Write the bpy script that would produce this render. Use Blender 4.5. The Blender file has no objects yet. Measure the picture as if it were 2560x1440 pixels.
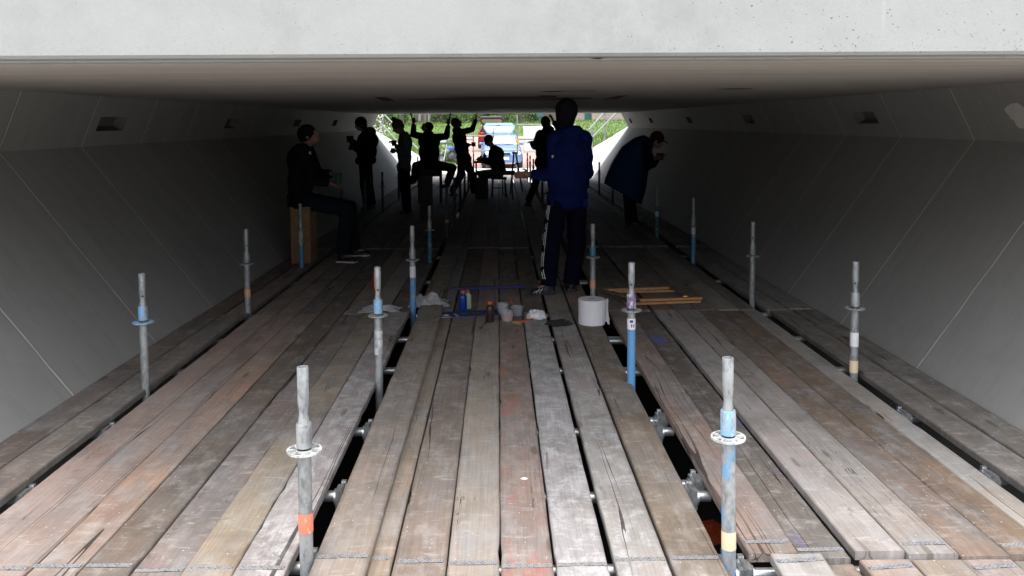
import bpy, math, random
from mathutils import Vector, Matrix, noise
sc = bpy.context.scene
COL = sc.collection
R = math.radians
rnd = random.Random(7)
# ------------------------------------------------------------------ camera
F = 2087.0            # focal length in photograph pixels (2560 wide)
PPY = 430.0           # row of the optical axis (lens shift)
PITCH = math.atan((PPY - 306.0) / F)
YAW = math.atan(33.0 / F)
ROLL = R(-0.35)
HC = 1.6
cam_d = bpy.data.cameras.new('camera')
cam = bpy.data.objects.new('camera', cam_d); COL.objects.link(cam)
cam_d.sensor_fit = 'HORIZONTAL'; cam_d.sensor_width = 36.0
cam_d.lens = 36.0 * F / 2560.0
cam_d.shift_y = -(720.0 - PPY) / 2560.0
cam_d.clip_start = 0.05; cam_d.clip_end = 3000
CROT = Matrix.Rotation(-YAW, 3, 'Z') @ Matrix.Rotation(math.pi/2 - PITCH, 3, 'X') @ Matrix.Rotation(ROLL, 3, 'Z')
CPOS = Vector((0, 0, HC))
cam.matrix_world = Matrix.Translation(CPOS) @ CROT.to_4x4()
sc.camera = cam
def ray(px, py):
    return CROT @ Vector(((px - 1280.0) / F, (PPY - py) / F, -1.0))
def W(px, py, Y):
    d = ray(px, py); return CPOS + d * (Y / d.y)
def G(px, py, z=0.0):
    d = ray(px, py); return CPOS + d * ((z - CPOS.z) / d.z)
# ------------------------------------------------------------------ light
world = bpy.data.worlds.new('World'); sc.world = world; world.use_nodes = True
wn = world.node_tree.nodes; wl = world.node_tree.links
sky = wn.new('ShaderNodeTexSky'); sky.sky_type = 'NISHITA'; sky.sun_disc = False
SUN_EL, SUN_AZ = R(80), R(190)
sky.sun_elevation = SUN_EL; sky.sun_rotation = SUN_AZ
sky.air_density = 0.8; sky.dust_density = 4.0; sky.ozone_density = 0.6
wl.new(sky.outputs[0], wn['Background'].inputs[0]); wn['Background'].inputs[1].default_value = 0.15
sl = bpy.data.lights.new('sun', 'SUN'); sl.energy = 4.6; sl.angle = R(132); sl.color = (1.0, 0.985, 0.96)
sun = bpy.data.objects.new('sun', sl); COL.objects.link(sun)
sdir = Vector((math.sin(SUN_AZ) * math.cos(SUN_EL), math.cos(SUN_AZ) * math.cos(SUN_EL), math.sin(SUN_EL)))
sun.rotation_euler = sdir.to_track_quat('Z', 'Y').to_euler()
sun.location = (0, -5, 12)
sc.view_settings.view_transform = 'Standard'; sc.view_settings.look = 'None'
sc.view_settings.exposure = 0.88; sc.view_settings.gamma = 1.0
sc.cycles.max_bounces = 10; sc.cycles.diffuse_bounces = 3
sc.cycles.use_denoising = True
sc.cycles.sample_clamp_indirect = 6.0
# ------------------------------------------------------------------ materials
def s2l(c):
    return tuple(((v/255.0)/12.92 if v/255.0 <= 0.04045 else ((v/255.0+0.055)/1.055)**2.4) for v in c)
class NT:
    def __init__(s, name):
        s.m = bpy.data.materials.new(name); s.m.use_nodes = True
        s.n = s.m.node_tree.nodes; s.l = s.m.node_tree.links
        s.b = s.n['Principled BSDF']
    def node(s, t, **kw):
        x = s.n.new(t)
        for k, v in kw.items(): setattr(x, k, v)
        return x
    def set(s, sock, v):
        if isinstance(v, bpy.types.NodeSocket): s.l.new(v, sock)
        elif v is not None:
            if isinstance(v, tuple) and len(v) == 3 and sock.type == 'RGBA': v = (*v, 1)
            sock.default_value = v
    def coord(s, kind='Object'):
        return s.node('ShaderNodeTexCoord').outputs[kind]
    def mapp(s, vec, scale=(1,1,1), loc=(0,0,0)):
        x = s.node('ShaderNodeMapping'); s.l.new(vec, x.inputs[0])
        x.inputs['Scale'].default_value = scale; s.set(x.inputs['Location'], loc)
        return x.outputs[0]
    def noise(s, vec, scale, detail=4, rough=0.55, dist=0.0):
        x = s.node('ShaderNodeTexNoise'); s.l.new(vec, x.inputs['Vector'])
        x.inputs['Scale'].default_value = scale; x.inputs['Detail'].default_value = detail
        x.inputs['Roughness'].default_value = rough; x.inputs['Distortion'].default_value = dist
        return x.outputs['Fac']
    def vor(s, vec, scale, feature='F1'):
        x = s.node('ShaderNodeTexVoronoi', feature=feature); s.l.new(vec, x.inputs['Vector'])
        x.inputs['Scale'].default_value = scale
        return x.outputs['Distance']
    def math(s, op, a, b=None, c=None):
        x = s.node('ShaderNodeMath', operation=op); s.set(x.inputs[0], a)
        if b is not None: s.set(x.inputs[1], b)
        if c is not None: s.set(x.inputs[2], c)
        return x.outputs[0]
    def ramp(s, fac, lo, hi, a=0.0, b=1.0):
        x = s.node('ShaderNodeMapRange'); s.set(x.inputs[0], fac)
        for i, v in zip((1,2,3,4), (lo, hi, a, b)): s.set(x.inputs[i], v)
        x.clamp = True
        return x.outputs[0]
    def mix(s, fac, a, b, mode='MIX'):
        x = s.node('ShaderNodeMix', data_type='RGBA', blend_type=mode); s.set(x.inputs[0], fac)
        s.set(x.inputs[6], a); s.set(x.inputs[7], b)
        return x.outputs[2]
    def sep(s, vec):
        x = s.node('ShaderNodeSeparateXYZ'); s.l.new(vec, x.inputs[0]); return x.outputs
    def bump(s, h, strength=0.3, dist=0.01):
        x = s.node('ShaderNodeBump'); s.set(x.inputs['Height'], h)
        x.inputs['Strength'].default_value = strength; x.inputs['Distance'].default_value = dist
        s.l.new(x.outputs[0], s.b.inputs['Normal'])
    def out(s, col=None, rough=None, metal=None, **kw):
        s.set(s.b.inputs['Base Color'], col) if col is not None else None
        if rough is not None: s.set(s.b.inputs['Roughness'], rough)
        if metal is not None: s.set(s.b.inputs['Metallic'], metal)
        for k, v in kw.items(): s.set(s.b.inputs[k], v)
        return s.m
MAT = {}
def plain(name, rgb, rough=0.7, metal=0.0, var=0.15, scale=20.0, **kw):
    if name in MAT: return MAT[name]
    t = NT(name); n = t.noise(t.coord(), scale, 5)
    c = t.mix(t.ramp(n, 0.3, 0.7), tuple(v*(1-var) for v in rgb), tuple(min(1, v*(1+var)) for v in rgb))
    MAT[name] = t.out(c, rough, metal, **kw); return MAT[name]
def concrete(name, rgb, pits=0.0, streak=0.0, mott=0.12, joints=None, jcol=None, rough=0.85):
    t = NT(name); o = t.coord()
    c = t.mix(t.ramp(t.noise(o, 0.9, 6, 0.6), 0.3, 0.7), tuple(v*(1-mott) for v in rgb), tuple(v*(1+mott) for v in rgb))
    c = t.mix(t.ramp(t.noise(o, 9, 6, 0.7), 0.35, 0.7), c, tuple(v*(1+mott*.9) for v in rgb))
    fine = t.noise(o, 160, 4, 0.7)
    c = t.mix(t.math('MULTIPLY', t.ramp(fine, 0.35, 0.65), 0.25), c, tuple(v*.78 for v in rgb))
    h = t.math('MULTIPLY', fine, 0.25)
    if pits:
        zone = t.ramp(t.math('ADD', t.noise(o, 0.8, 3), t.math('MULTIPLY', t.sep(o)[0], .09)), 0.42, 0.66)
        vz = t.mapp(o, (1, 1, 1.25))
        wv = t.node('ShaderNodeVectorMath', operation='ADD'); t.l.new(vz, wv.inputs[0]); nz = t.node('ShaderNodeTexNoise'); t.l.new(o, nz.inputs[0]); nz.inputs['Scale'].default_value = 90; sc_ = t.node('ShaderNodeVectorMath', operation='SCALE'); t.l.new(nz.outputs['Color'], sc_.inputs[0]); sc_.inputs['Scale'].default_value = .012; t.l.new(sc_.outputs[0], wv.inputs[1])
        p = t.vor(wv.outputs[0], 62); thr = t.math('MULTIPLY', t.ramp(t.noise(o, 34, 3), 0.45, 0.72), 0.27)
        thr = t.math('MULTIPLY', thr, t.ramp(zone, 0, 1, 0.55, 1.15))
        pm = t.math('LESS_THAN', p, thr)
        c = t.mix(t.math('MULTIPLY', pm, pits), c, tuple(v*.42 for v in rgb))
        h = t.math('SUBTRACT', h, t.math('MULTIPLY', pm, 1.0))
        # rough pocked band along the lower edge
        e = t.math('ADD', t.ramp(t.sep(o)[2], 3.14, 3.06, 0, 1), t.math('MULTIPLY', t.ramp(t.sep(o)[0], .4, 1.6), .55))
        pb = t.math('MULTIPLY', t.math('GREATER_THAN', t.noise(t.mapp(o, (1, 1, 1.8)), 70, 4, 0.7), 0.63), t.math('MINIMUM', e, 1.0))
        c = t.mix(t.math('MULTIPLY', pb, 0.5), c, tuple(v*.5 for v in rgb))
        # a few pale vertical runs
        run = t.math('MULTIPLY', t.ramp(t.noise(t.mapp(o, (14, 1, .35)), 1.0, 2), 0.70, 0.76), t.ramp(t.noise(o, 2.2, 2), .5, .6))
        c = t.mix(t.math('MULTIPLY', run, 0.9), c, tuple(min(.9, v*1.3) for v in rgb))
    if streak:
        st = t.noise(t.mapp(o, (0.30, 20, 9)), 1.3, 6, 0.7)
        c = t.mix(t.math('MULTIPLY', t.ramp(st, 0.4, 0.66), streak), c, tuple(v*.62 for v in rgb))
        st2 = t.noise(t.mapp(o, (0.2, 9, 5), (3, 1, 2)), 1.0, 5, 0.65)
        c = t.mix(t.math('MULTIPLY', t.ramp(st2, 0.5, 0.7), streak*.8), c, (rgb[0]*1.2, rgb[1]*1.1, rgb[2]*.98))
    if joints:
        per, off = joints
        y = t.sep(o)[1]
        wob = t.math('MULTIPLY', t.math('SUBTRACT', t.noise(o, 5, 3), 0.5), 0.02)
        f = t.math('FRACT', t.math('DIVIDE', t.math('ADD', t.math('SUBTRACT', y, off), wob), per))
        d = t.math('MULTIPLY', t.math('ABSOLUTE', t.math('SUBTRACT', f, 0.5)), per)
        j = t.math('LESS_THAN', d, 0.010); gr = t.math('LESS_THAN', d, 0.020)
        c = t.mix(t.math('MULTIPLY', gr, 0.55), c, tuple(v*.5 for v in rgb))
        c = t.mix(t.math('MULTIPLY', j, t.ramp(t.noise(o, 7, 4, .6), .30, .50, .6, 1)), c, jcol)
        h = t.math('ADD', h, t.math('MULTIPLY', j, 1.2))
        # soft marks and water runs between the joints
        rn_ = t.noise(t.mapp(o, (1.2, 9, 1.2)), 1.0, 5, .65); c = t.mix(t.math('MULTIPLY', t.ramp(rn_, .52, .72), .35), c, tuple(v*.72 for v in rgb))
        bl_ = t.noise(o, 2.6, 7, .7); c = t.mix(t.math('MULTIPLY', t.ramp(bl_, .5, .66), .3), c, tuple(v*.8 for v in rgb))
        vm = t.noise(t.mapp(o, (0.3, 5, 0.3)), 1.0, 3)
        c = t.mix(t.math('MULTIPLY', t.ramp(vm, 0.48, 0.68), 0.22), c, tuple(v*1.25 for v in rgb))
    t.bump(h, 0.35, 0.006)
    MAT[name] = t.out(c, rough); return MAT[name]
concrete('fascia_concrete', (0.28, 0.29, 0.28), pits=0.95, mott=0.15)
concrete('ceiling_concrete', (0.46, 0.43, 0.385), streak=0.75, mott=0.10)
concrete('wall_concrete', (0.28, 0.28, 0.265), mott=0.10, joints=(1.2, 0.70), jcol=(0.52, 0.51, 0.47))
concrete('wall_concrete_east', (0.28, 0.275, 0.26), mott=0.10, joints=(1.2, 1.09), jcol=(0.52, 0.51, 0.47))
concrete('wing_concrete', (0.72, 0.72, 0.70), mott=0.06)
concrete('bounce_paving', (0.62, 0.60, 0.57), mott=0.08)
concrete('repair_mortar', (0.55, 0.54, 0.50), mott=0.12)
def wood_mat():
    t = NT('weathered_wood')
    oi = t.node('ShaderNodeObjectInfo'); col = oi.outputs['Color']; al = oi.outputs['Alpha']; rn = oi.outputs['Random']
    o = t.coord()
    off = t.node('ShaderNodeCombineXYZ'); t.set(off.inputs[0], t.math('MULTIPLY', rn, 37.0)); t.set(off.inputs[1], t.math('MULTIPLY', rn, 91.0)); t.set(off.inputs[2], t.math('MULTIPLY', rn, 13.0))
    va = t.node('ShaderNodeVectorMath', operation='ADD'); t.l.new(o, va.inputs[0]); t.l.new(off.outputs[0], va.inputs[1]); v = va.outputs[0]
    warp = t.noise(t.mapp(v, (2.5, .8, 1)), 1.2, 3)
    cx = t.node('ShaderNodeCombineXYZ'); s = t.sep(v)
    t.set(cx.inputs[0], t.math('ADD', s[0], t.math('MULTIPLY', warp, 0.06))); t.set(cx.inputs[1], s[1]); t.set(cx.inputs[2], s[2]); vw = cx.outputs[0]
    grain = t.noise(t.mapp(vw, (110, 2.2, 20)), 1.0, 6, 0.62)
    ring = t.noise(t.mapp(vw, (34, .55, 6)), 1.0, 3, 0.5, 0.8)
    rings = t.math('ABSOLUTE', t.math('SUBTRACT', t.math('FRACT', t.math('MULTIPLY', ring, 7.0)), 0.5))
    blot = t.noise(t.mapp(v, (1.6, .9, 1)), 2.4, 8, 0.68)
    cross = t.noise(t.mapp(v, (9, 30, 1)), 1.0, 7, 0.72, 0.9)
    dark = t.mix(1.0, col, (0.50, 0.47, 0.44), 'MULTIPLY'); lite = t.mix(1.0, col, (1.28, 1.26, 1.24), 'MULTIPLY')
    gy = t.node('ShaderNodeRGBToBW'); t.l.new(col, gy.inputs[0]); gc = t.node('ShaderNodeCombineColor')
    for i_, k_ in enumerate((1.02, 1.0, .99)): t.set(gc.inputs[i_], t.math('MULTIPLY', gy.outputs[0], k_))
    tint = t.noise(t.mapp(v, (2.2, .9, 1), (2, 2, 8)), 2.2, 6, .65)
    col2 = t.mix(t.ramp(tint, .44, .72), col, gc.outputs[0])
    pk = t.noise(t.mapp(v, (2.0, .8, 1), (9, 4, 1)), 1.8, 5, .65)
    col2 = t.mix(t.math('MULTIPLY', t.ramp(pk, .50, .68), .5), col2, t.mix(1.0, col2, (1.12, .92, .84), 'MULTIPLY'))
    dk = t.mix(1.0, col2, (0.66, 0.64, 0.62), 'MULTIPLY'); lt = t.mix(1.0, col2, (1.22, 1.21, 1.20), 'MULTIPLY')
    c = t.mix(t.ramp(grain, 0.30, 0.68), dk, lt)
    c = t.mix(0.45, c, col2)
    c = t.mix(t.math('MULTIPLY', t.ramp(rings, 0.38, 0.5), 0.22), c, dk)
    c = t.mix(t.math('MULTIPLY', t.ramp(blot, 0.45, 0.64), 0.66), c, t.mix(1.0, col2, (0.56, 0.54, 0.52), 'MULTIPLY'))
    blot2 = t.noise(t.mapp(v, (3.2, 1.6, 1), (5, 3, 0)), 3.1, 8, 0.7)
    c = t.mix(t.math('MULTIPLY', t.ramp(blot2, 0.5, 0.70), 0.5), c, (0.36, 0.35, 0.335))
    # plaster and pale scuffs, amount per board in the colour's alpha
    wash = t.noise(t.mapp(v, (4.5, 3.0, 1), (11, 0, 2)), 2.6, 10, 0.74, 0.5)
    lim = t.math('SUBTRACT', 0.80, t.math('MULTIPLY', al, 0.35))
    wm = t.ramp(wash, lim, t.math('ADD', lim, 0.13))
    wm = t.math('MULTIPLY', wm, t.ramp(grain, 0.25, 0.55, 0.45, 1.0))
    wm = t.math('MULTIPLY', wm, t.ramp(cross, 0.30, 0.56, 0.35, 1.0))
    c = t.mix(t.math('MULTIPLY', wm, 0.8), c, (0.44, 0.435, 0.44))
    sc2 = t.ramp(cross, 0.55, 0.72); c = t.mix(t.math('MULTIPLY', sc2, t.math('ADD', 0.28, t.math('MULTIPLY', al, .40))), c, (0.52, 0.50, 0.48))
    # coloured spill on some boards
    at = t.node('ShaderNodeAttribute', attribute_type='OBJECT', attribute_name='stain')
    aa = t.node('ShaderNodeAttribute', attribute_type='OBJECT', attribute_name='stain_amount')
    sn = t.noise(t.mapp(v, (3.2, 1.0, 1), (1, 9, 0)), 1.7, 7, 0.62)
    sl_ = t.math('SUBTRACT', 0.77, t.math('MULTIPLY', aa.outputs['Fac'], 0.38))
    c = t.mix(t.math('MULTIPLY', t.ramp(sn, sl_, t.math('ADD', sl_, 0.14)), t.math('MINIMUM', t.math('MULTIPLY', aa.outputs['Fac'], 3), 0.7)), c, at.outputs['Color'])
    # drying cracks along the grain
    cr = t.noise(t.mapp(vw, (7, .22, 3), (3, 7, 0)), 1.0, 5, 0.7)
    crm = t.math('MULTIPLY', t.math('LESS_THAN', t.math('ABSOLUTE', t.math('SUBTRACT', cr, 0.5)), 0.0022), t.ramp(t.noise(t.mapp(v, (6, .7, 1)), 1.0, 2), .58, .64))
    c = t.mix(t.math('MULTIPLY', crm, 0.85), c, (0.018, 0.014, 0.012))
    cr2 = t.noise(t.mapp(vw, (4.5, .10, 2), (8, 2, 0)), 1.0, 3, 0.6)
    crm2 = t.math('MULTIPLY', t.math('LESS_THAN', t.math('ABSOLUTE', t.math('SUBTRACT', cr2, 0.47)), 0.0038), t.ramp(t.noise(t.mapp(v, (3, .4, 1)), 1.3, 2), .46, .54))
    crm = t.math('MAXIMUM', crm, crm2)
    c = t.mix(t.math('MULTIPLY', crm2, 0.85), c, (0.015, 0.012, 0.010))
    spk = t.math('MULTIPLY', t.math('LESS_THAN', t.vor(t.mapp(v, (1, .7, 1)), 30), .085), t.math('GREATER_THAN', t.noise(v, 5, 2), .52))
    c = t.mix(t.math('MULTIPLY', spk, .6), c, (0.62, 0.61, 0.60))
    kn = t.vor(t.mapp(v, (5.2, 1.35, 1)), 1.0); knm = t.ramp(kn, 0.10, 0.055)
    c = t.mix(t.math('MULTIPLY', knm, 0.6), c, t.mix(1.0, col, (0.32, 0.27, 0.24), 'MULTIPLY'))
    # worn dirty long edges
    ex = t.ramp(t.math('ABSOLUTE', t.sep(o)[0]), 0.080, 0.094)
    c = t.mix(t.math('MULTIPLY', ex, t.ramp(t.noise(t.mapp(v, (1, 3, 1)), 2, 3), .4, .7, .15, .6)), c, t.mix(1.0, col, (0.4, 0.37, 0.34), 'MULTIPLY'))
    h = t.math('SUBTRACT', t.math('ADD', t.math('MULTIPLY', grain, .5), t.math('MULTIPLY', rings, .3)), t.math('MULTIPLY', crm, 2.0))
    t.bump(h, 0.45, 0.004)
    MAT['wood'] = t.out(c, 0.82, Specular=None) if False else t.out(c, 0.82)
wood_mat(); MAT['wood'].node_tree.nodes['Principled BSDF'].inputs['Specular IOR Level'].default_value = 0.3
def tube_mat(name, base, under=(0.30, 0.31, 0.31), cover=0.5, metal=0.35, rough=0.5, fleck=(0.72, 0.72, 0.70), fl=0.72):
    t = NT(name); o = t.coord()
    oi = t.node('ShaderNodeObjectInfo')
    va = t.node('ShaderNodeVectorMath', operation='ADD'); t.l.new(o, va.inputs[0])
    cb = t.node('ShaderNodeCombineXYZ'); t.set(cb.inputs[0], t.math('MULTIPLY', oi.outputs['Random'], 9.0)); t.l.new(cb.outputs[0], va.inputs[1]); v = va.outputs[0]
    n = t.noise(t.mapp(v, (22, 22, 12)), 1.0, 6, 0.68)
    g = t.mix(t.ramp(t.noise(t.mapp(v, (60, 60, 25)), 1.0, 4), .35, .65), tuple(x*.72 for x in under), tuple(x*1.3 for x in under))
    c = t.mix(t.ramp(n, 0.5 - cover*.5 + .22, 0.5 - cover*.5 + .30), g, base)
    c = t.mix(t.ramp(t.noise(t.mapp(v, (45, 45, 30), (3, 1, 2)), 1.0, 4, .7), fl, fl + .05), c, fleck)
    t.bump(n, 0.2, 0.003)
    MAT[name] = t.out(c, rough, metal)
tube_mat('galvanised_steel', (0.36, 0.38, 0.38), (0.27, 0.285, 0.285), metal=0.45)
tube_mat('blue_paint', (0.10, 0.28, 0.52), cover=0.72, metal=0.1, rough=.55)
tube_mat('blue_paint_worn', (0.16, 0.36, 0.58), cover=0.42, metal=0.25)
tube_mat('blue_paint_light', (0.20, 0.42, 0.66), cover=0.58, metal=0.15, fl=.6)
tube_mat('teal_paint', (0.05, 0.20, 0.26), cover=0.7, metal=0.2)
tube_mat('violet_flaked', (0.62, 0.60, 0.66), (0.16, 0.11, 0.22), cover=0.5, metal=0.0, rough=.6)
tube_mat('white_flaked', (0.56, 0.57, 0.56), (0.34, 0.35, 0.35), cover=0.55, metal=0.1, rough=.6)
tube_mat('orange_tape', (0.80, 0.20, 0.12), (0.55, 0.10, 0.05), cover=0.8, metal=0.0, rough=.6, fleck=(.9, .5, .4), fl=.6)
tube_mat('orange_tape_faded', (0.70, 0.36, 0.22), (0.5, 0.3, 0.2), cover=0.8, metal=0.0, rough=.6)
tube_mat('cream_tape', (0.74, 0.58, 0.38), (0.30, 0.28, 0.26), cover=0.95, metal=0.0, rough=.7)
plain('white_sticker', (0.72, 0.72, 0.72), .6, 0, .1); plain('sticker_ink', (0.06, 0.05, 0.22), .6, 0, .1)
plain('tube_bore', (0.02, 0.02, 0.02), .9)
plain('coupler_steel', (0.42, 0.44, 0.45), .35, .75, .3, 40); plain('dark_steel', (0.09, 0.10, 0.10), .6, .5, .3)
def band_mat():
    t = NT('nail_plate'); o = t.coord()
    br = t.node('ShaderNodeTexBrick'); t.l.new(t.mapp(o, (1, 1, 1)), br.inputs[0])
    br.inputs['Scale'].default_value = 1.0; br.inputs['Brick Width'].default_value = 0.016; br.inputs['Row Height'].default_value = 0.0085
    br.inputs['Mortar Size'].default_value = 0.0016
    br.inputs['Color1'].default_value = (0.30, 0.36, 0.44, 1); br.inputs['Color2'].default_value = (0.42, 0.45, 0.48, 1); br.inputs['Mortar'].default_value = (0.10, 0.10, 0.11, 1)
    n = t.noise(o, 60, 5, .7)
    c = t.mix(t.ramp(n, .45, .62), br.outputs[0], (0.40, 0.37, 0.33))
    MAT['nail_plate'] = t.out(c, .55, .4)
band_mat()
# ------------------------------------------------------------------ mesh helpers
class MB:
    def __init__(s): s.v = []; s.f = []; s.mi = []; s.m = 0
    def add(s, vs, fs):
        b = len(s.v); s.v += [tuple(p) for p in vs]; s.f += [tuple(b+i for i in f) for f in fs]; s.mi += [s.m]*len(fs); return s
    def box(s, c, d, rot=None):
        hx, hy, hz = d[0]/2, d[1]/2, d[2]/2; c = Vector(c)
        vs = [Vector((x*hx, y*hy, z*hz)) for z in (-1, 1) for y in (-1, 1) for x in (-1, 1)]
        if rot is not None: vs = [rot @ v for v in vs]
        return s.add([c+v for v in vs], [(0,2,3,1),(4,5,7,6),(0,1,5,4),(2,6,7,3),(0,4,6,2),(1,3,7,5)])
    def bar(s, p, q, w, h):
        p, q = Vector(p), Vector(q); d = (q-p); L = d.length; rot = d.to_track_quat('Y', 'Z').to_matrix()
        return s.box((p+q)/2, (w, L, h), rot)
    def tube(s, p, q, r0, r1=None, n=12, cap=True):
        p, q = Vector(p), Vector(q); r1 = r0 if r1 is None else r1
        a = (q-p).normalized(); u = a.orthogonal().normalized(); w = a.cross(u)
        vs = []
        for c, r in ((p, r0), (q, r1)):
            for i in range(n):
                t = 2*math.pi*i/n; vs.append(c + u*math.cos(t)*r + w*math.sin(t)*r)
        fs = [(i, (i+1) % n, n+(i+1) % n, n+i) for i in range(n)]
        if cap: fs += [tuple(range(n-1, -1, -1)), tuple(range(n, 2*n))]
        return s.add(vs, fs)
    def path(s, pts, r, n=8):
        for a, b in zip(pts[:-1], pts[1:]): s.tube(a, b, r, r, n)
        return s
    def lathe(s, prof, c=(0,0,0), n=20, cap0=True, cap1=True, axis=None):
        c = Vector(c); rot = Vector(axis).to_track_quat('Z', 'Y').to_matrix() if axis is not None else Matrix.Identity(3)
        vs = []
        for r, z in prof:
            for i in range(n):
                t = 2*math.pi*i/n; vs.append(c + rot @ Vector((r*math.cos(t), r*math.sin(t), z)))
        fs = []
        for k in range(len(prof)-1):
            fs += [(k*n+i, k*n+(i+1) % n, (k+1)*n+(i+1) % n, (k+1)*n+i) for i in range(n)]
        if cap0: fs.append(tuple(range(n-1, -1, -1)))
        if cap1: fs.append(tuple(range((len(prof)-1)*n, len(prof)*n)))
        return s.add(vs, fs)
    def ell(s, c, rad, rot=None, nu=16, nv=10):
        c = Vector(c); rot = rot or Matrix.Identity(3); vs = []
        for j in range(1, nv):
            ph = math.pi*j/nv
            for i in range(nu):
                t = 2*math.pi*i/nu
                vs.append(c + rot @ Vector((rad[0]*math.sin(ph)*math.cos(t), rad[1]*math.sin(ph)*math.sin(t), rad[2]*math.cos(ph))))
        top = len(vs); vs.append(c + rot @ Vector((0, 0, rad[2]))); vs.append(c + rot @ Vector((0, 0, -rad[2])))
        fs = [(top, i, (i+1) % nu) for i in range(nu)]
        for j in range(nv-2):
            fs += [(j*nu+i, (j+1)*nu+i, (j+1)*nu+(i+1) % nu, j*nu+(i+1) % nu) for i in range(nu)]
        fs += [(top+1, (nv-2)*nu+(i+1) % nu, (nv-2)*nu+i) for i in range(nu)]
        return s.add(vs, fs)
    def cap(s, p, q, r0, r1):          # tapered limb with round ends
        p, q = Vector(p), Vector(q)
        s.tube(p, q, r0, r1, 14); s.ell(p, (r0,)*3, None, 14, 8); s.ell(q, (r1,)*3, None, 14, 8); return s
    def sheet(s, fn, nu, nv):
        vs = [fn(i/nu, j/nv) for j in range(nv+1) for i in range(nu+1)]
        return s.add(vs, [(j*(nu+1)+i, j*(nu+1)+i+1, (j+1)*(nu+1)+i+1, (j+1)*(nu+1)+i) for j in range(nv) for i in range(nu)])
    def prism(s, poly, h, at=None):     # poly in local xy extruded along z; at = Matrix
        n = len(poly); vs = [Vector((x, y, 0)) for x, y in poly] + [Vector((x, y, h)) for x, y in poly]
        if at is not None: vs = [at @ v for v in vs]
        return s.add(vs, [tuple(range(n-1, -1, -1)), tuple(range(n, 2*n))] + [(i, (i+1) % n, n+(i+1) % n, n+i) for i in range(n)])
def obj(name, mb, mats, parent=None, smooth=False):
    me = bpy.data.meshes.new(name); me.from_pydata(mb.v, [], mb.f); me.validate()
    if not isinstance(mats, (list, tuple)): mats = [mats]
    for m in mats: me.materials.append(MAT[m] if isinstance(m, str) else m)
    if len(mats) > 1 and len(me.polygons) == len(mb.mi):
        me.polygons.foreach_set('material_index', mb.mi)
    if smooth:
        me.polygons.foreach_set('use_smooth', [True]*len(me.polygons))
        try: me.set_sharp_from_angle(angle=R(40))
        except Exception: pass
    me.update()
    o = bpy.data.objects.new(name, me); COL.objects.link(o)
    if parent is not None: o.parent = parent
    return o
def tag(o, label=None, cat=None, group=None, kind=None):
    if label: o['label'] = label
    if cat: o['category'] = cat
    if group: o['group'] = group
    if kind: o['kind'] = kind
    return o
def empty(name, label, cat, group=None):
    o = bpy.data.objects.new(name, None); COL.objects.link(o); o.empty_display_size = 0.1
    return tag(o, label, cat, group)
def rebase(root, loc):
    """parts were built in world coordinates: move the root to loc and keep them in place"""
    loc = Vector(loc); M = Matrix.Translation(-loc)
    def go(o):
        for ch in o.children:
            if ch.type == 'MESH': ch.data.transform(M)
            go(ch)
    go(root); root.location = loc; return root
def settle(o, loc):
    o.data.transform(Matrix.Translation(-Vector(loc))); o.location = loc; return o
ORD = ['first','second','third','fourth','fifth','sixth','seventh','eighth','ninth','tenth','eleventh','twelfth','thirteenth','fourteenth','fifteenth','sixteenth','seventeenth','eighteenth','nineteenth','twentieth','twenty-first','twenty-second','twenty-third','twenty-fourth','twenty-fifth','twenty-sixth']
# ------------------------------------------------------------------ concrete underpass
Y0, Y1 = 3.19, 24.0
LW = [(-2.53, 0.0), (-3.62, 1.41), (-3.43, 1.85)]
RW = [(2.72, 0.0), (3.73, 1.44), (3.52, 1.85)]
CZ = 1.85
up = empty('concrete_underpass', 'low concrete underpass with kinked precast walls and flat soffit', 'underpass')
# roof slab: soffit, edge groove and fascia
m = MB()
m.add([(-9, 3.50, CZ), (9, 3.50, CZ), (9, Y1-.12, CZ), (-9, Y1-.12, CZ)], [(0, 3, 2, 1)])
m.add([(-9, 3.50, CZ), (9, 3.50, CZ), (9, 3.50, CZ+.5), (-9, 3.50, CZ+.5)], [(0, 1, 2, 3)])
m.add([(-9, Y1-.12, CZ), (9, Y1-.12, CZ), (9, Y1-.12, 2.9), (-9, Y1-.12, 2.9), (-9, 3.5, 2.9), (9, 3.5, 2.9)], [(0, 3, 2, 1), (3, 4, 5, 2)])
obj('soffit', m, 'ceiling_concrete', up)
m = MB()
m.box((0, (Y0+3.497)/2, 3.2+CZ/2), (18, 3.497-Y0, 5.0-1.3-0.0), None)
m = MB()
prof = [(Y0, CZ+.012), (Y0+.012, CZ), (3.36, CZ+.004), (3.375, CZ+.02), (3.40, CZ+.02), (3.415, CZ+.001), (3.497, CZ+.001), (3.497, 2.95), (Y0, 2.95)]
n = len(prof)
m.add([(-9, y, z) for y, z in prof] + [(9, y, z) for y, z in prof], [tuple(range(n-1, -1, -1)), tuple(range(n, 2*n))] + [(i, (i+1) % n, n+(i+1) % n, n+i) for i in range(n)])
obj('fascia_beam', m, ['fascia_concrete'], up)
m = MB(); m.box((0, Y1-.055, 2.41), (18, .12, 1.0)); m.box((0, Y1-.055, CZ+.03), (18, .13, .055))
obj('end_beam', m, 'fascia_concrete', up)
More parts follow.
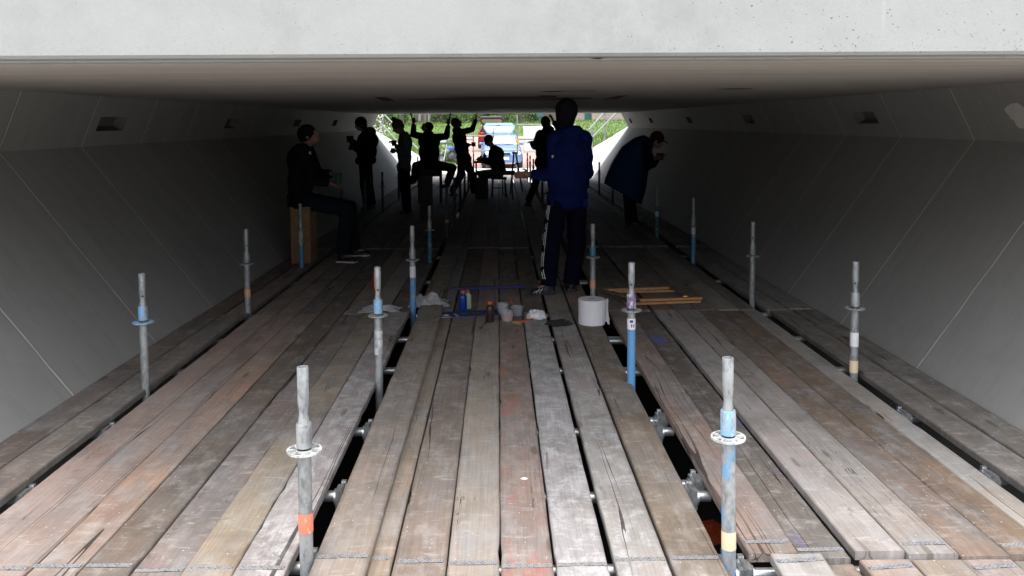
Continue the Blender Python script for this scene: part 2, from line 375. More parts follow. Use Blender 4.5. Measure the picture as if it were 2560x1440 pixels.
def side_wall(P, sgn, mat, niches):
    """lower leaf + upper leaf with recessed niches; thick solid behind"""
    w = MB(); (x0, z0), (x1, z1), (x2, z2) = P
    xb = x0 - sgn*(x1-x0)*sgn*0.9*1.0 if False else x0 - (x1-x0)*0.85
    ys = [Y0+.12, Y1]
    w.add([(xb, ys[0], -1.2), (x1, ys[0], z1), (x1, ys[1], z1), (xb, ys[1], -1.2)], [(0, 1, 2, 3)] if sgn > 0 else [(3, 2, 1, 0)])
    cuts = sorted([ys[0], ys[1]] + [y for a in niches for y in (a[0], a[1])])
    T = [0, .30, .58, 1]
    pt = lambda y, t: (x1+(x2-x1)*t, y, z1+(z2+.01-z1)*t)
    for a, b in zip(cuts[:-1], cuts[1:]):
        hole = any(abs(a-n_[0]) < 1e-6 for n_ in niches)
        for k in range(3):
            if hole and k == 1: continue
            w.add([pt(a, T[k]), pt(b, T[k]), pt(b, T[k+1]), pt(a, T[k+1])], [(0, 1, 2, 3) if sgn < 0 else (3, 2, 1, 0)])
    # back, ends
    X = sgn*8.9
    for y in ys:
        w.add([(xb, y, -1.2), (x1, y, z1), (x2, y, z2+.01), (X, y, z2+.01), (X, y, -1.2)], [(0, 1, 2, 3, 4)])
    w.add([(X, ys[0], -1.2), (X, ys[1], -1.2), (X, ys[1], z2+.01), (X, ys[0], z2+.01)], [(0, 1, 2, 3)])
    wo = obj('side_wall', w, mat, up)
    wo['label'] = 'precast inclined wall with the row of recesses and a pale mortar repair' if sgn > 0 else 'precast inclined wall behind the seated man'
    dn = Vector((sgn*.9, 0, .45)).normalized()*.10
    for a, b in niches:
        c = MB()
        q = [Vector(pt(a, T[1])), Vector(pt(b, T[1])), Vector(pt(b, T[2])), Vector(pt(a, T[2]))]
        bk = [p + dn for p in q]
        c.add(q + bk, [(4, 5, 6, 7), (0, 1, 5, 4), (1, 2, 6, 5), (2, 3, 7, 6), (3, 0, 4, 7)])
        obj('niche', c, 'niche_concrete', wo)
    return wo
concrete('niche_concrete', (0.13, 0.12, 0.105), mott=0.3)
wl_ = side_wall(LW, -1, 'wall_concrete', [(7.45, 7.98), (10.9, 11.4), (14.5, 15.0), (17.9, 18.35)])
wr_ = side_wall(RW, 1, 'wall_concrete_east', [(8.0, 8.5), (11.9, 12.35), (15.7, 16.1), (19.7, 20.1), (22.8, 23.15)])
# pale repair patch on the east upper leaf
m = MB(); P = []
for i in range(60):
    a = 2*math.pi*i/60; rr = 1 + .45*noise.noise(Vector((math.cos(a)*1.5, math.sin(a)*1.5, 3.1))) + .15*noise.noise(Vector((math.cos(a)*4, math.sin(a)*4, 1.1)))
    y = 5.74 + .17*math.cos(a)*rr; t = .47 + .19*math.sin(a)*rr
    P.append(Vector((RW[1][0]+(RW[2][0]-RW[1][0])*t - .007, y, RW[1][1]+(CZ-RW[1][1])*t)))
m.add(P, [tuple(range(60))]); m.add([p+Vector((.006, 0, 0)) for p in P], [tuple(range(59, -1, -1))])
obj('mortar_patch', m, 'repair_mortar', wr_)
# wing walls beyond the far mouth: same slope, top edge running down into the bank
for P, sg in ((LW, -1), (RW, 1)):
    (x0, z0), (x1, z1), _ = P
    w = MB(); xb = x0-(x1-x0)*.85
    fx = lambda z: x0+(x1-x0)*z/z1
    tops = [(Y1+.01, z1+.06), (26.0, 1.12), (28.0, .80), (31.0, .25), (33.0, -.1)]
    fr = [(fx(z), y, z) for y, z in tops]; bt = [(xb, y, -1.2) for y, z in tops]
    bk = [(fx(z)+sg*.25, y, z) for y, z in tops]; k = len(tops)
    w.add(fr+bt, [(i, i+1, k+i+1, k+i) for i in range(k-1)]); w.add(fr+bk, [(i, i+1, k+i+1, k+i) for i in range(k-1)])
    w.add(bk+[(p[0], p[1], -1.2) for p in bk], [(i, i+1, k+i+1, k+i) for i in range(k-1)])
    o = obj('wing_wall', w, 'wing_concrete', up)
    # near mouth wing walls: unseen, added to bounce daylight into the tunnel
    w = MB(); tops = [(Y0+.10, z1), (1.6, .95), (-.5, .3)]
    fr = [(fx(z), y, z) for y, z in tops]; bt = [(xb, y, -1.2) for y, z in tops]; k = 3
    w.add(fr+bt, [(i, i+1, k+i+1, k+i) for i in range(k-1)]); w.add(fr+[(p[0]+sg*.25, p[1], p[2]) for p in fr], [(i, i+1, k+i+1, k+i) for i in range(k-1)])
    obj('wing_wall', w, 'wing_concrete', up)
# paint on the soffit: the mural the group is working on
plain('dark_red_paint', (0.10, 0.012, 0.010), .7); plain('black_paint', (0.02, 0.018, 0.018), .7)
def soffit_mark(pix, mat, k=0):
    pts = [G(x, y, CZ) for x, y in pix]
    a = MB(); P = [Vector((p.x, p.y, CZ-.003-.0015*k)) for p in pts]
    a.add(P, [tuple(range(len(P)))]); a.add([p+Vector((0, 0, .001)) for p in P], [tuple(range(len(P)-1, -1, -1))])
    return obj('painted_stroke', a, mat, up)
soffit_mark([(935, 242), (965, 242), (988, 252), (958, 252)], 'dark_red_paint')
soffit_mark([(990, 248), (1110, 245.5), (1360, 244), (1420, 244), (1420, 247), (1290, 247.5), (1100, 249)], 'dark_red_paint')
soffit_mark([(1095, 242), (1180, 241), (1350, 240.5), (1345, 238), (1390, 238), (1392, 242.5), (1180, 243)], 'dark_red_paint', 1)
soffit_mark([(1385, 245), (1480, 243.5), (1480, 245.5), (1390, 248)], 'black_paint', 2)
soffit_mark([(1110, 251), (1250, 249), (1390, 248.5), (1390, 250), (1250, 250.5)], 'black_paint', 1)
soffit_mark([(1505, 248), (1545, 239), (1572, 237.5), (1540, 247.5)], 'dark_red_paint')
soffit_mark([(1345, 228.5), (1370, 226.8), (1412, 227), (1400, 229), (1375, 229.6)], 'black_paint')
soffit_mark([(1400, 226.5), (1490, 225.2), (1490, 226), (1405, 227)], 'black_paint', 1)
soffit_mark([(1785, 222), (1830, 220.6), (1880, 220.6), (1878, 221.8), (1830, 222.4)], 'black_paint')
soffit_mark([(1475, 145.5), (1490, 144), (1508, 144.5), (1500, 146.5)], 'black_paint')
rebase(up, (0, Y1/2, -1.2))
# ------------------------------------------------------------------ ground
def sm(a, b, x):
    t = max(0.0, min(1.0, (x-a)/(b-a))); return t*t*(3-2*t)
def gz(x, y):
    base = -.35 + .33*sm(40, 54, y) + .25*sm(58, 80, y) + 1.40*sm(78, 97, y) + .3*sm(100, 400, y)
    bank = min(2.6, max(0, (abs(x)-3.35)*.62 if y < 36 else 0))*(1-sm(29, 36, y)) if y > 23.8 else 0
    tun = -1.2 if y < 24.5 and abs(x) < 9 else None
    if y <= 24.0:
        if y < -1.4: return -.06
        if abs(x) > 9: return -1.2 + 3.4*sm(9, 14, abs(x))
        return -1.2
    if y < 26.4 and abs(x) < 3.0: return -1.2
    if x < -5 and y > 36: base = max(base, base + .12*sm(5, 14, -x)*sm(36, 46, y))
    if x > 5 and y > 36: base = max(base, base + .10*sm(5, 12, x)*sm(36, 44, y))
    return base + bank + .05*noise.noise(Vector((x*.4, y*.4, 0)))*(1 if abs(x) > 3.3 else 0)
t = NT('ground_soil'); o_ = t.coord(); s_ = t.sep(o_)
gr = t.mix(t.ramp(t.noise(o_, .9, 6, .7), .35, .65), (0.055, 0.11, 0.014), (0.10, 0.165, 0.028))
gr = t.mix(t.ramp(t.noise(o_, 9, 5, .7), .4, .7), gr, (0.06, 0.11, 0.02))
soil = (0.05, 0.045, 0.04)
c_ = t.mix(t.math('GREATER_THAN', s_[1], 26.45), soil, gr)
MAT['ground_soil'] = t.out(c_, .95)
m = MB(); xs = [-400, -150, -60, -30, -20, -15, -12, -9.01, -8, -7, -6, -5, -4.2, -3.7, -3.3, -3.01, -2, 0, 2, 3.01, 3.3, 3.7, 4.2, 5, 6, 7, 8, 9.01, 12, 15, 20, 30, 60, 150, 400]
ys = [-200, -40, -10, -1.41, -1.39, 0, 6, 12, 18, 23.9, 24.1, 25, 26.39, 26.41, 27.5, 29, 31, 33, 34.5, 36, 38, 40, 43, 46, 50, 54, 58, 64, 70, 76, 80, 84, 88, 92, 97, 105, 120, 160, 250, 600, 1500]
m.add([(x, y, gz(x, y)) for y in ys for x in xs], [(j*len(xs)+i, j*len(xs)+i+1, (j+1)*len(xs)+i+1, (j+1)*len(xs)+i) for j in range(len(ys)-1) for i in range(len(xs)-1)])
tag(obj('ground', m, 'ground_soil', smooth=True), kind='structure')
# pale paved apron beyond the decking and the brick-red path
m = MB(); m.sheet(lambda u, v: (-3.2+6.4*u, 26.45+8.8*v, -.345+.004+.0*u), 8, 8)
t = NT('slab_paving'); o_ = t.coord(); br = t.node('ShaderNodeTexBrick'); t.l.new(o_, br.inputs[0]); br.offset = 0
br.inputs['Scale'].default_value = 1; br.inputs['Brick Width'].default_value = 1.6; br.inputs['Row Height'].default_value = 2.0; br.inputs['Mortar Size'].default_value = .02
br.inputs['Color1'].default_value = (.62, .60, .57, 1); br.inputs['Color2'].default_value = (.57, .55, .52, 1); br.inputs['Mortar'].default_value = (.25, .24, .22, 1)
MAT['slab_paving'] = t.out(br.outputs[0], .85)
for v in range(len(m.v)): x, y, z = m.v[v]; m.v[v] = (x, y, max(gz(max(-3.3, min(3.3, x)), y), -.36)+.03)
tag(obj('pavement', m, 'slab_paving'), kind='structure')
m = MB(); m.sheet(lambda u, v: (-14+28*u, -22+20.55*v, -.05), 2, 2); tag(obj('pavement', m, 'bounce_paving'), kind='structure')  # unseen pale floor behind the camera, added to bounce light onto the soffit
plain('brick_path', (0.36, 0.21, 0.17), .9, 0, .18, 6)
m = MB()
def pathpt(u, v):
    y = 35.3 + 44*v; wl0, wr0 = (-1.9, 2.6) if y < 60 else (-1.9-(y-60)*.02, 2.6+(y-60)*.16)
    if y > 50: wl0 -= (y-50)*.06; wr0 += (y-50)*.12
    x = wl0+(wr0-wl0)*u; return (x, y, gz(x, y)+.04)
m.sheet(pathpt, 10, 44); tag(obj('path', m, 'brick_path'), kind='structure')
# ------------------------------------------------------------------ scaffold boards
def board_mesh(w, L, th=.034, seed=0, near=False):
    r = random.Random(seed); n = int(L/.07) if near else int(L/.4)
    m = MB(); ring = []
    sd = Vector((seed*3.7, 0, 0)); amp = .0017 if near else .0015
    for i in range(n+1):
        y = L*i/n; y_ = y
        el = amp*(noise.noise(Vector((y*2.3, seed*5.1, 0)))*1.6 + noise.noise(Vector((y*9, seed*5.1, 4)))*.8)
        er = amp*(noise.noise(Vector((y*2.3, seed*5.1, 9)))*1.6 + noise.noise(Vector((y*9, seed*5.1, 14)))*.8)
        if near and r.random() < .025: el += r.uniform(.003, .009)
        if near and r.random() < .025: er -= r.uniform(.003, .009)
        z = .003*noise.noise(Vector((y*.6, seed*2.2, 7)))
        cup = .0018*math.sin(seed)
        xl, xr = -w/2+el, w/2+er; b = .004
        e0 = (r.uniform(-.004, .004) if i in (0, n) else 0)
        pts = [(xl, z-th), (xl, z-b), (xl+b, z), (0, z+cup), (xr-b, z), (xr, z-b), (xr, z-th)]
        ring.append([(x, y_+e0, zz) for x, zz in pts])
    k = 7; vs = [p for q in ring for p in q]
    fs = []
    for i in range(n):
        for j in range(k):
            a, b = i*k+j, i*k+(j+1) % k; fs.append((a, b, b+k, a+k))
    fs.append(tuple(range(k-1, -1, -1))); fs.append(tuple(range(n*k, n*k+k)))
    m.add(vs, [tuple(reversed(f)) for f in fs]); return m
def C8(r, g, b, k=1.0): return tuple(v*k for v in s2l((r, g, b)))
BAYS = [  # (centre x, width, z lift)
    [(-2.435, .188, 0), (-2.240, .192, 0)],
    [(-1.984, .183, 0), (-1.797, .184, 0), (-1.610, .184, 0), (-1.423, .184, 0), (-1.236, .184, 0), (-1.049, .184, 0), (-.860, .185, .004)],
    [(-.572, .198, .034), (-.492, .19, 0), (-.296, .190, 0), (-.102, .190, 0), (.094, .190, 0), (.292, .188, 0), (.510, .190, 0), (.712, .188, 0)],
    [(1.008, .186, .006), (1.196, .183, -.004), (1.400, .184, .006), (1.590, .184, 0), (1.776, .183, 0), (1.962, .184, 0), (2.122, .130, 0)],
    [(2.382, .186, 0), (2.582, .200, 0)]]
FL = []
for bi, b in enumerate(BAYS):
    for q in b: FL.append((bi, *q))
# look of every board of the front row: sRGB, pale scuffing, stain
LOOK = [((128,112,102),.25,None,'pinkish brown'),((132,124,114),.5,None,'scuffed grey'),
 ((168,143,130),.25,None,'pinkish'),((160,138,126),.3,((.45,.27,.18),.2),'pinkish grey'),((163,136,118),.25,((.46,.25,.15),.52),'orange-stained'),((122,108,95),.15,None,'dark brown grained'),((134,121,114),.6,None,'mauve grey'),((150,137,116),.2,None,'tan'),((152,144,142),.95,((.42,.2,.18),.3),'whitewashed'),
 ((146,132,118),.45,None,'raised tan-grey'),((150,134,114),.15,None,'tan half covered'),((134,120,108),.45,((.34,.14,.11),.35),'grey-brown spotted'),((156,144,128),.3,None,'pale tan cracked'),((146,124,112),.3,((.36,.09,.06),.6),'red-stained'),((150,148,148),1.0,None,'chalky white'),((152,149,144),.85,None,'pale grey cracked'),((134,119,101),.3,None,'smooth brown'),
 ((152,126,112),.25,((.5,.2,.15),.3),'pink split-ended'),((112,104,95),.35,((.13,.14,.40),.55),'dark grey blue-smeared'),((166,157,151),.75,None,'pale pinkish'),((154,146,138),.6,None,'light grey'),((134,114,99),.3,((.6,.5,.5),.3),'brown plaster-marked'),((130,108,88),.2,None,'warm brown'),((158,154,146),.6,None,'pale ash'),
 ((128,121,112),.5,None,'dull grey'),((124,118,108),.4,None,'mossy grey')]
ROWS = [(-1.2, 2.9), (2.82, 6.965), (6.985, 10.6), (10.63, 14.6), (14.63, 18.6), (18.63, 22.55), (22.58, 26.4)]
RN = ['row under the camera', 'front row', 'second row', 'third row', 'fourth row', 'fifth row', 'last row']
pal = [l[0] for l in LOOK]
cache = {}
for ri, (ya, yb) in enumerate(ROWS):
    for k, (bi, x, w, dz) in enumerate(FL):
        if ri == 0 and k == 10: continue
        r = random.Random(ri*100+k)
        near = ri == 1
        if ri >= 1: L = yb-ya
        else: L = yb-ya
        y0 = ya + (r.uniform(-.004, .004) if ri == 2 else r.uniform(-.02, .02)) + (0 if bi < 3 else .14 if ri == 1 else .05)
        if ri == 1 and k == 17: y0 += .03
        if ri == 1 and k == 10: y0 += .03
        y1 = yb + (r.uniform(-.004, .004) if ri == 1 else r.uniform(-.01, .015))
        if ri == 0: y1 = {0: 2.9}.get(k, ya+4.09) + (.05 if bi >= 3 else -.02); 
        if ri == 0 and bi < 3: y1 = 2.79
        key = (ri, k) if ri <= 2 else (k % 5, round(w, 3), ri % 2)
        if key in cache: me = cache[key]; o = bpy.data.objects.new('scaffold_board', me); COL.objects.link(o)
        else:
            o = obj('scaffold_board', board_mesh(w, y1-y0, seed=r.randint(1, 900) if ri > 2 else ri*31+k, near=ri in (0, 1, 2)), 'wood', smooth=True); cache[key] = o.data
        z = dz + r.uniform(-.006, .006) - (.012 if ri == 0 and bi >= 3 else 0) - (.012 if ri > 1 and dz > .02 else 0) - (.008 if ri == 2 else 0)
        if ri > 1 and k == 9: x -= .02; 
        o.location = (x + (r.uniform(-.002, .002) if ri <= 1 else r.uniform(-.003, .003)), y0, z)
        o.rotation_euler = (0, 0, R(r.uniform(-.04, .04)))
        if ri == 0 and k == 17: o.rotation_euler = (R(.3), 0, R(-1.6)); o.location.x -= .05; o.location.z = .004
        if ri == 1: (c, al, st, nm) = LOOK[k]
        else:
            (c, al, st, nm) = LOOK[(k*7+ri*11) % 26]; al *= .6
            if ri > 1: st = None
            if ri > 2: c = tuple(int(v*.5+128*.5) for v in c)
        gy = sum(c)/3; c = tuple(v*.74+gy*.26 for v in c); o.color = (*C8(*c, .91), al)
        o['stain'] = list(st[0]) if st else [0.0, 0.0, 0.0]; o['stain_amount'] = float(st[1]) if st else 0.0
        lab = f'{nm if ri == 1 else "weathered"} scaffold board, {ORD[k]} from the crate wall in the {RN[ri]}'
        if ri == 0: lab = f'scaffold board, {ORD[k]} from the crate wall, end showing before the front row'
        tag(o, lab, 'board', 'scaffold boards of the deck')
        if ri == 1 and k not in (19, 21, 0, 1):
            yy = (.11 if bi < 3 else .05) + r.uniform(0, .02) + (.03 if k in (17,) else 0); b = MB()
            ww = w*r.uniform(.86, .96)
            b.box((0, yy, .0028), (ww, .021, .0022), Matrix.Rotation(R(r.uniform(-1.5, 1.5)), 3, 'Z')); obj('end_band', b, 'nail_plate', o)
        if ri == 0 and k in (17, 19, 21, 23):
            b = MB(); b.box((0, y1-y0-.05, .0028), (w*.9, .021, .0022), Matrix.Rotation(R(6 if k < 22 else -3), 3, 'Z')); obj('end_band', b, 'nail_plate', o)
# ------------------------------------------------------------------ scaffold standards that stick up through the deck
def post_at(px, py, ptop, pros, label, **kw):
    g_ = G(px, py, 0); z_ = lambda p: W(px, p, g_.y).z
    kw['bands'] = tuple((z_(b), z_(a), m_) for a, b, m_ in kw.get('bands', ()))
    if 'lower' in kw: kw['lower'] = (z_(kw['lower'][0]), kw['lower'][1])
    return standard(g_.x, g_.y, label, z_(ptop), zr=z_(pros), **kw)
def standard(x, y, label, top=.72, tube='galvanised_steel', collar='galvanised_steel', spig='galvanised_steel', ros='galvanised_steel', zr=.43, bands=(), lower=None, hole=True, lean=(0, 0), pinch=True):
    root = empty('scaffold_post', label, 'scaffold post', 'scaffold posts standing through the deck')
    n = 20
    zs = -.9
    m = MB(); m.lathe([(.0242, zs), (.0242, zr-.002)], n=n); obj('tube', m, tube, root, True)
    if lower:
        m = MB(); m.lathe([(.0252, -.3), (.0252, lower[0])], n=n, cap0=False, cap1=True); obj('tube_sleeve', m, lower[1], root, True)
    m = MB(); m.lathe([(.0275, zr+.012), (.0275, zr+.095), (.0262, zr+.10), (.0205, zr+.10)], n=n); obj('collar', m, collar, root, True)
    zc = zr+.10
    m = MB()
    p = [(.0195, zc), (.0192, zc+.012), (.0158, zc+.03), (.0165, zc+.05), (.0200, zc+.072), (.0205, zc+.10), (.0205, top), (.0195, top+.002), (.0165, top+.002), (.0163, top-.05)] if pinch else [(.0205, zc), (.0205, top), (.0195, top+.002), (.0165, top+.002), (.0163, top-.05)]
    m.lathe(p, n=n, cap0=False); obj('spigot', m, spig, root, True)
    if hole:
        for hz in ((zc+.015,) if not pinch else (zc+.04,)) if False else ((zr+.065,),) if False else (zc+.06,):
            m = MB(); d = Vector((-x, -y, 0)).normalized(); c = Vector((0, 0, hz))
            m.tube(c+d*.012, c+d*.0212, .006, .006, 10); obj('pin_hole', m, 'tube_bore', root)
    # rosette: flat ring with eight openings
    m = MB(); ro, ri_, th = .062, .0245, .008; N = 48
    def ring(z):
        return [((math.cos(2*math.pi*i/N)*q), (math.sin(2*math.pi*i/N)*q), z) for q in (ri_, .031, .0555, ro) for i in range(N)]
    a = ring(zr+th/2); b = ring(zr-th/2); vs = a+b; off = 4*N; fs = []
    def solid(i, k):
        if k != 1: return True
        ph = i % 6
        return ph in ((0,) if (i//6) % 2 else (0, 1))
    for k in range(3):
        for i in range(N):
            j = (i+1) % N
            if solid(i, k):
                fs += [(k*N+i, (k+1)*N+i, (k+1)*N+j, k*N+j), (off+k*N+j, off+(k+1)*N+j, off+(k+1)*N+i, off+k*N+i)]
                if k == 1 and not solid((i-1) % N, 1): fs.append((N+i, off+N+i, off+2*N+i, 2*N+i))
                if k == 1 and not solid((i+1) % N, 1): fs.append((N+j, 2*N+j, off+2*N+j, off+N+j))
            elif k == 1:
                fs += [(N+i, N+j, off+N+j, off+N+i), (2*N+j, 2*N+i, off+2*N+i, off+2*N+j)]
    fs += [(3*N+i, off+3*N+i, off+3*N+(i+1) % N, 3*N+(i+1) % N) for i in range(N)]
    m.add(vs, fs); obj('rosette', m, ros, root)
    for z0, z1, mat in bands:
        m = MB(); m.lathe([(.0262, z0), (.0264, z0+.002), (.0264, z1-.002), (.0262, z1)], n=n, cap0=False, cap1=False); obj('tape_band', m, mat, root, True)
    root.location = (x, y, 0); root.rotation_euler = (R(lean[0]), R(lean[1]), 0)
    return root
WF = 'white_flaked'
p1 = post_at(767, 1418, 918, 1125, 'galvanised scaffold post with a red-orange tape band and white rosette, deck front', ros=WF, bands=((1280, 1328, 'orange_tape'),), hole=False)
p2 = post_at(948, 958, 668, 788, 'scaffold post with a light blue collar and torn white sticker flakes', collar='blue_paint_light', bands=((825, 885, WF),))
p3 = post_at(1033, 772, 565, 650, 'grey-topped scaffold post with pale blue lower tube beside the grey cloth', lower=(695, 'blue_paint'), bands=((665, 693, 'white_sticker'),))
p4 = post_at(1075, 655, 515, 575, 'dull grey scaffold post behind the blue-bottomed one near the grey cloth', tube='teal_paint')
p5 = post_at(1822, 1400, 895, 1093, 'scaffold post with blue collar, white rosette, faded blue tube and torn cream tape', collar='blue_paint_light', ros=WF, bands=((1325, 1370, 'cream_tape'),), lean=(0, -.8), lower=(1095, 'blue_paint_worn'), hole=False)
p6 = post_at(1578, 957, 657, 775, 'bright blue scaffold post with violet flaked collar beside the paper roll', collar='violet_flaked', lower=(823, 'blue_paint'), bands=((795, 822, 'white_sticker'),))
m = MB()
for k, (a0, w_) in enumerate(((-.5, .25), (-.1, .12), (.1, .2))):
    for zz, hh in ((.350, .020),):
        m.add([(.0268*math.sin(a0+i*w_/4+.25), -.0268*math.cos(a0+i*w_/4+.25), z) for z in (zz, zz+hh) for i in range(5)], [(i, i+1, 6+i, 5+i) for i in range(4)])
m.add([(.0268*math.sin(-.5+i*.15), -.0268*math.cos(-.5+i*.15), z) for z in (.378, .395) for i in range(6)], [(i, i+1, 7+i, 6+i) for i in range(5)])
obj('sticker_print', m, 'sticker_ink', p6)
p7 = post_at(1482, 750, 560, 643, 'grey scaffold post with teal collar and small orange tape near the pine stretchers', collar='teal_paint', bands=((700, 720, 'orange_tape_faded'),))
p8 = post_at(364, 972, 684, 805, 'grey scaffold post with light blue collar and rosette by the wall gap', collar='blue_paint_light', ros='blue_paint_light')
p9 = post_at(620, 777, 573, 660, 'plain grey scaffold post with a small orange printed band by the wall', bands=((722, 742, 'orange_tape_faded'),))
p10 = post_at(754, 667, 510, 575, 'scratched blue scaffold post standing against the wooden crate', lower=(612, 'blue_paint'), tube='white_flaked')
p11 = post_at(2134, 935, 655, 770, 'grey scaffold post with white sticker and cream tape at its foot', bands=((830, 865, 'white_sticker'), (900, 930, 'cream_tape')))
p12 = post_at(1880, 755, 555, 640, 'plain grey scaffold post with a pin hole along the wall opposite the seated man')
p13 = post_at(1733, 650, 495, 563, 'scaffold post with bright blue foot and small sticker near the bent figure', lower=(592, 'blue_paint'), bands=((568, 585, 'white_sticker'),), tube='violet_flaked')
p14 = post_at(1642, 590, 460, 513, 'dark teal scaffold post right behind the blue-footed one near the bent figure', tube='teal_paint', bands=((528, 541, 'white_sticker'),))
def far(x, ys, txt):
    for k, y in enumerate(ys):
        standard(x, y, f'dark scaffold post, {ORD[k]} of the unlit ones {txt}', .70, tube='dark_steel', collar='dark_steel', spig='dark_steel', ros='dark_steel', hole=False, bands=((.2, .24, 'orange_tape_faded'),) if (k == 0 and x > -1 and x < 0) else ())  # tunnel shade put into the colour: darker steel than the front posts
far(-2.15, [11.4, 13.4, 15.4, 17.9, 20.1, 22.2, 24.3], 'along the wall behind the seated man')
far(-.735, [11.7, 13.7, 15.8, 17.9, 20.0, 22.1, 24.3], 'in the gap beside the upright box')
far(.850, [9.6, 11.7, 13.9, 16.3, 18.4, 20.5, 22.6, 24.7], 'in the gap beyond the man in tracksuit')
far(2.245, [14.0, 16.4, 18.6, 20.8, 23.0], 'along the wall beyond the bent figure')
# ------------------------------------------------------------------ tubes carrying the deck
def coupler(m, c, ax=1):
    m.box(c, (.05, .075, .085)); m.tube(Vector(c)+Vector((-.035, 0, .0)), Vector(c)+Vector((.035, 0, 0)), .036, .036, 12)
    m.tube(Vector(c)+Vector((0, -.05, .045)), Vector(c)+Vector((0, .05, .045)), .008, .008, 8); m.box(Vector(c)+Vector((0, .045, .045)), (.022, .018, .022))
ty = [G(1850, 1425, -.07).y, G(820, 1255, -.07).y, G(890, 1090, -.07).y, 5.5, 6.3, 7.1, 8.6, 10.2]
ty_e = [ty[0]-.04, G(1730, 1215, -.07).y, G(1640, 1055, -.07).y]
for i, y in enumerate(ty):
    for j, (xa, xb) in enumerate(((-2.2, -.62), (-.66, .93), (.80, 2.34))):
        t_ = empty('transom_tube', f'{"bright" if i < 4 else "dim"} galvanised cross tube, {ORD[i]} from the deck front, {("under the boards by the seated man", "under the middle boards", "under the boards by the frames")[j]}', 'scaffold tube', 'cross tubes under the deck')
        yy = (ty_e[i] if j == 2 and i < 3 else y + (.05, 0, -.05)[j]); zz = -.066
        m = MB(); m.tube((xa, yy, zz), (xb, yy, zz), .0241, .0241, 14); obj('tube', m, 'coupler_steel', t_, True)
        for xc in ((xa+.09, xb-.09) if i < 3 else ()):
            m = MB(); coupler(m, (xc, yy+.0, zz-.004)); obj('coupler', m, 'coupler_steel', t_, True)
        rebase(t_, ((xa+xb)/2, yy, zz))
for x, nm in ((.80, 'by the blue-collared posts'), (-.64, 'by the orange-banded post'), (-2.2, 'by the wall of the seated man'), (2.34, 'by the wall of the bent figure')):
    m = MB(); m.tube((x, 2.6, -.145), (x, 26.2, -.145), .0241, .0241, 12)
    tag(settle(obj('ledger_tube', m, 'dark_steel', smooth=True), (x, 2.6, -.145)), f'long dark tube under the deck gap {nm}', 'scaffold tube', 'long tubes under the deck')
m = MB(); m.box((1.08, 4.35, -.62), (.26, .16, .05), Matrix.Rotation(.4, 3, 'Z')); m.box((1.08, 4.35, -.58), (.10, .05, .04), Matrix.Rotation(.4, 3, 'Z'))
tag(obj('plastic_scrap', m, plain('orange_plastic', (.55, .08, .03), .5)), 'orange plastic scrap lying under the deck gap', 'scrap')
# the thin dark ground sheet below is part of the ground
# ------------------------------------------------------------------ people
plain('skin', (0.26, 0.135, 0.09), .6, 0, .08, 30); plain('skin_pale', (0.50, 0.30, 0.22), .6, 0, .08, 30)
plain('hair_dark', (0.03, 0.022, 0.018), .8); plain('hair_brown', (0.07, 0.045, 0.03), .8)
plain('royal_blue_fabric', (0.006, 0.013, 0.085), .85, 0, .2, 9); plain('navy_fabric', (0.0035, 0.004, 0.014), .9, 0, .2, 9)
plain('black_fabric', (0.008, 0.008, 0.012), .9, 0, .25, 9); plain('charcoal_fabric', (0.010, 0.014, 0.022), .9, 0, .2, 9)
plain('grey_knit', (0.09, 0.12, 0.14), .95, 0, .2, 30); plain('denim', (0.025, 0.035, 0.07), .9, 0, .2, 20)
plain('blue_raincoat', (0.008, 0.035, 0.10), .7, 0, .15, 6); plain('shoe_black', (0.015, 0.015, 0.02), .5)
plain('white_trim', (0.70, 0.70, 0.70), .6, 0, .05); plain('brown_fabric', (0.05, 0.028, 0.02), .9, 0, .2, 9)
for n_ in ('hair_dark', 'hair_brown', 'royal_blue_fabric', 'navy_fabric', 'black_fabric', 'charcoal_fabric', 'grey_knit', 'denim', 'blue_raincoat', 'brown_fabric'):
    MAT[n_].node_tree.nodes['Principled BSDF'].inputs['Specular IOR Level'].default_value = .08
clouds = bpy.data.textures.new('cloth_folds', 'CLOUDS'); clouds.noise_scale = .09; clouds.noise_depth = 2
def basis(right, up):
    u = up.normalized(); r = (right - u*right.dot(u)).normalized(); f = u.cross(r)
    return Matrix((r, f, u)).transposed()
def skinned(name, mb, mat, parent, voxel=.011, smooth=4, fold=0.0):
    o = obj(name, mb, mat, parent)
    r = o.modifiers.new('Remesh', 'REMESH'); r.mode = 'VOXEL'; r.voxel_size = voxel; r.use_smooth_shade = True
    s = o.modifiers.new('Smooth', 'SMOOTH'); s.iterations = smooth; s.factor = .6
    if fold:
        d = o.modifiers.new('Folds', 'DISPLACE'); d.texture = clouds; d.strength = fold; d.mid_level = .5; d.texture_coords = 'OBJECT'; d.texture_coords_object = parent
    return o
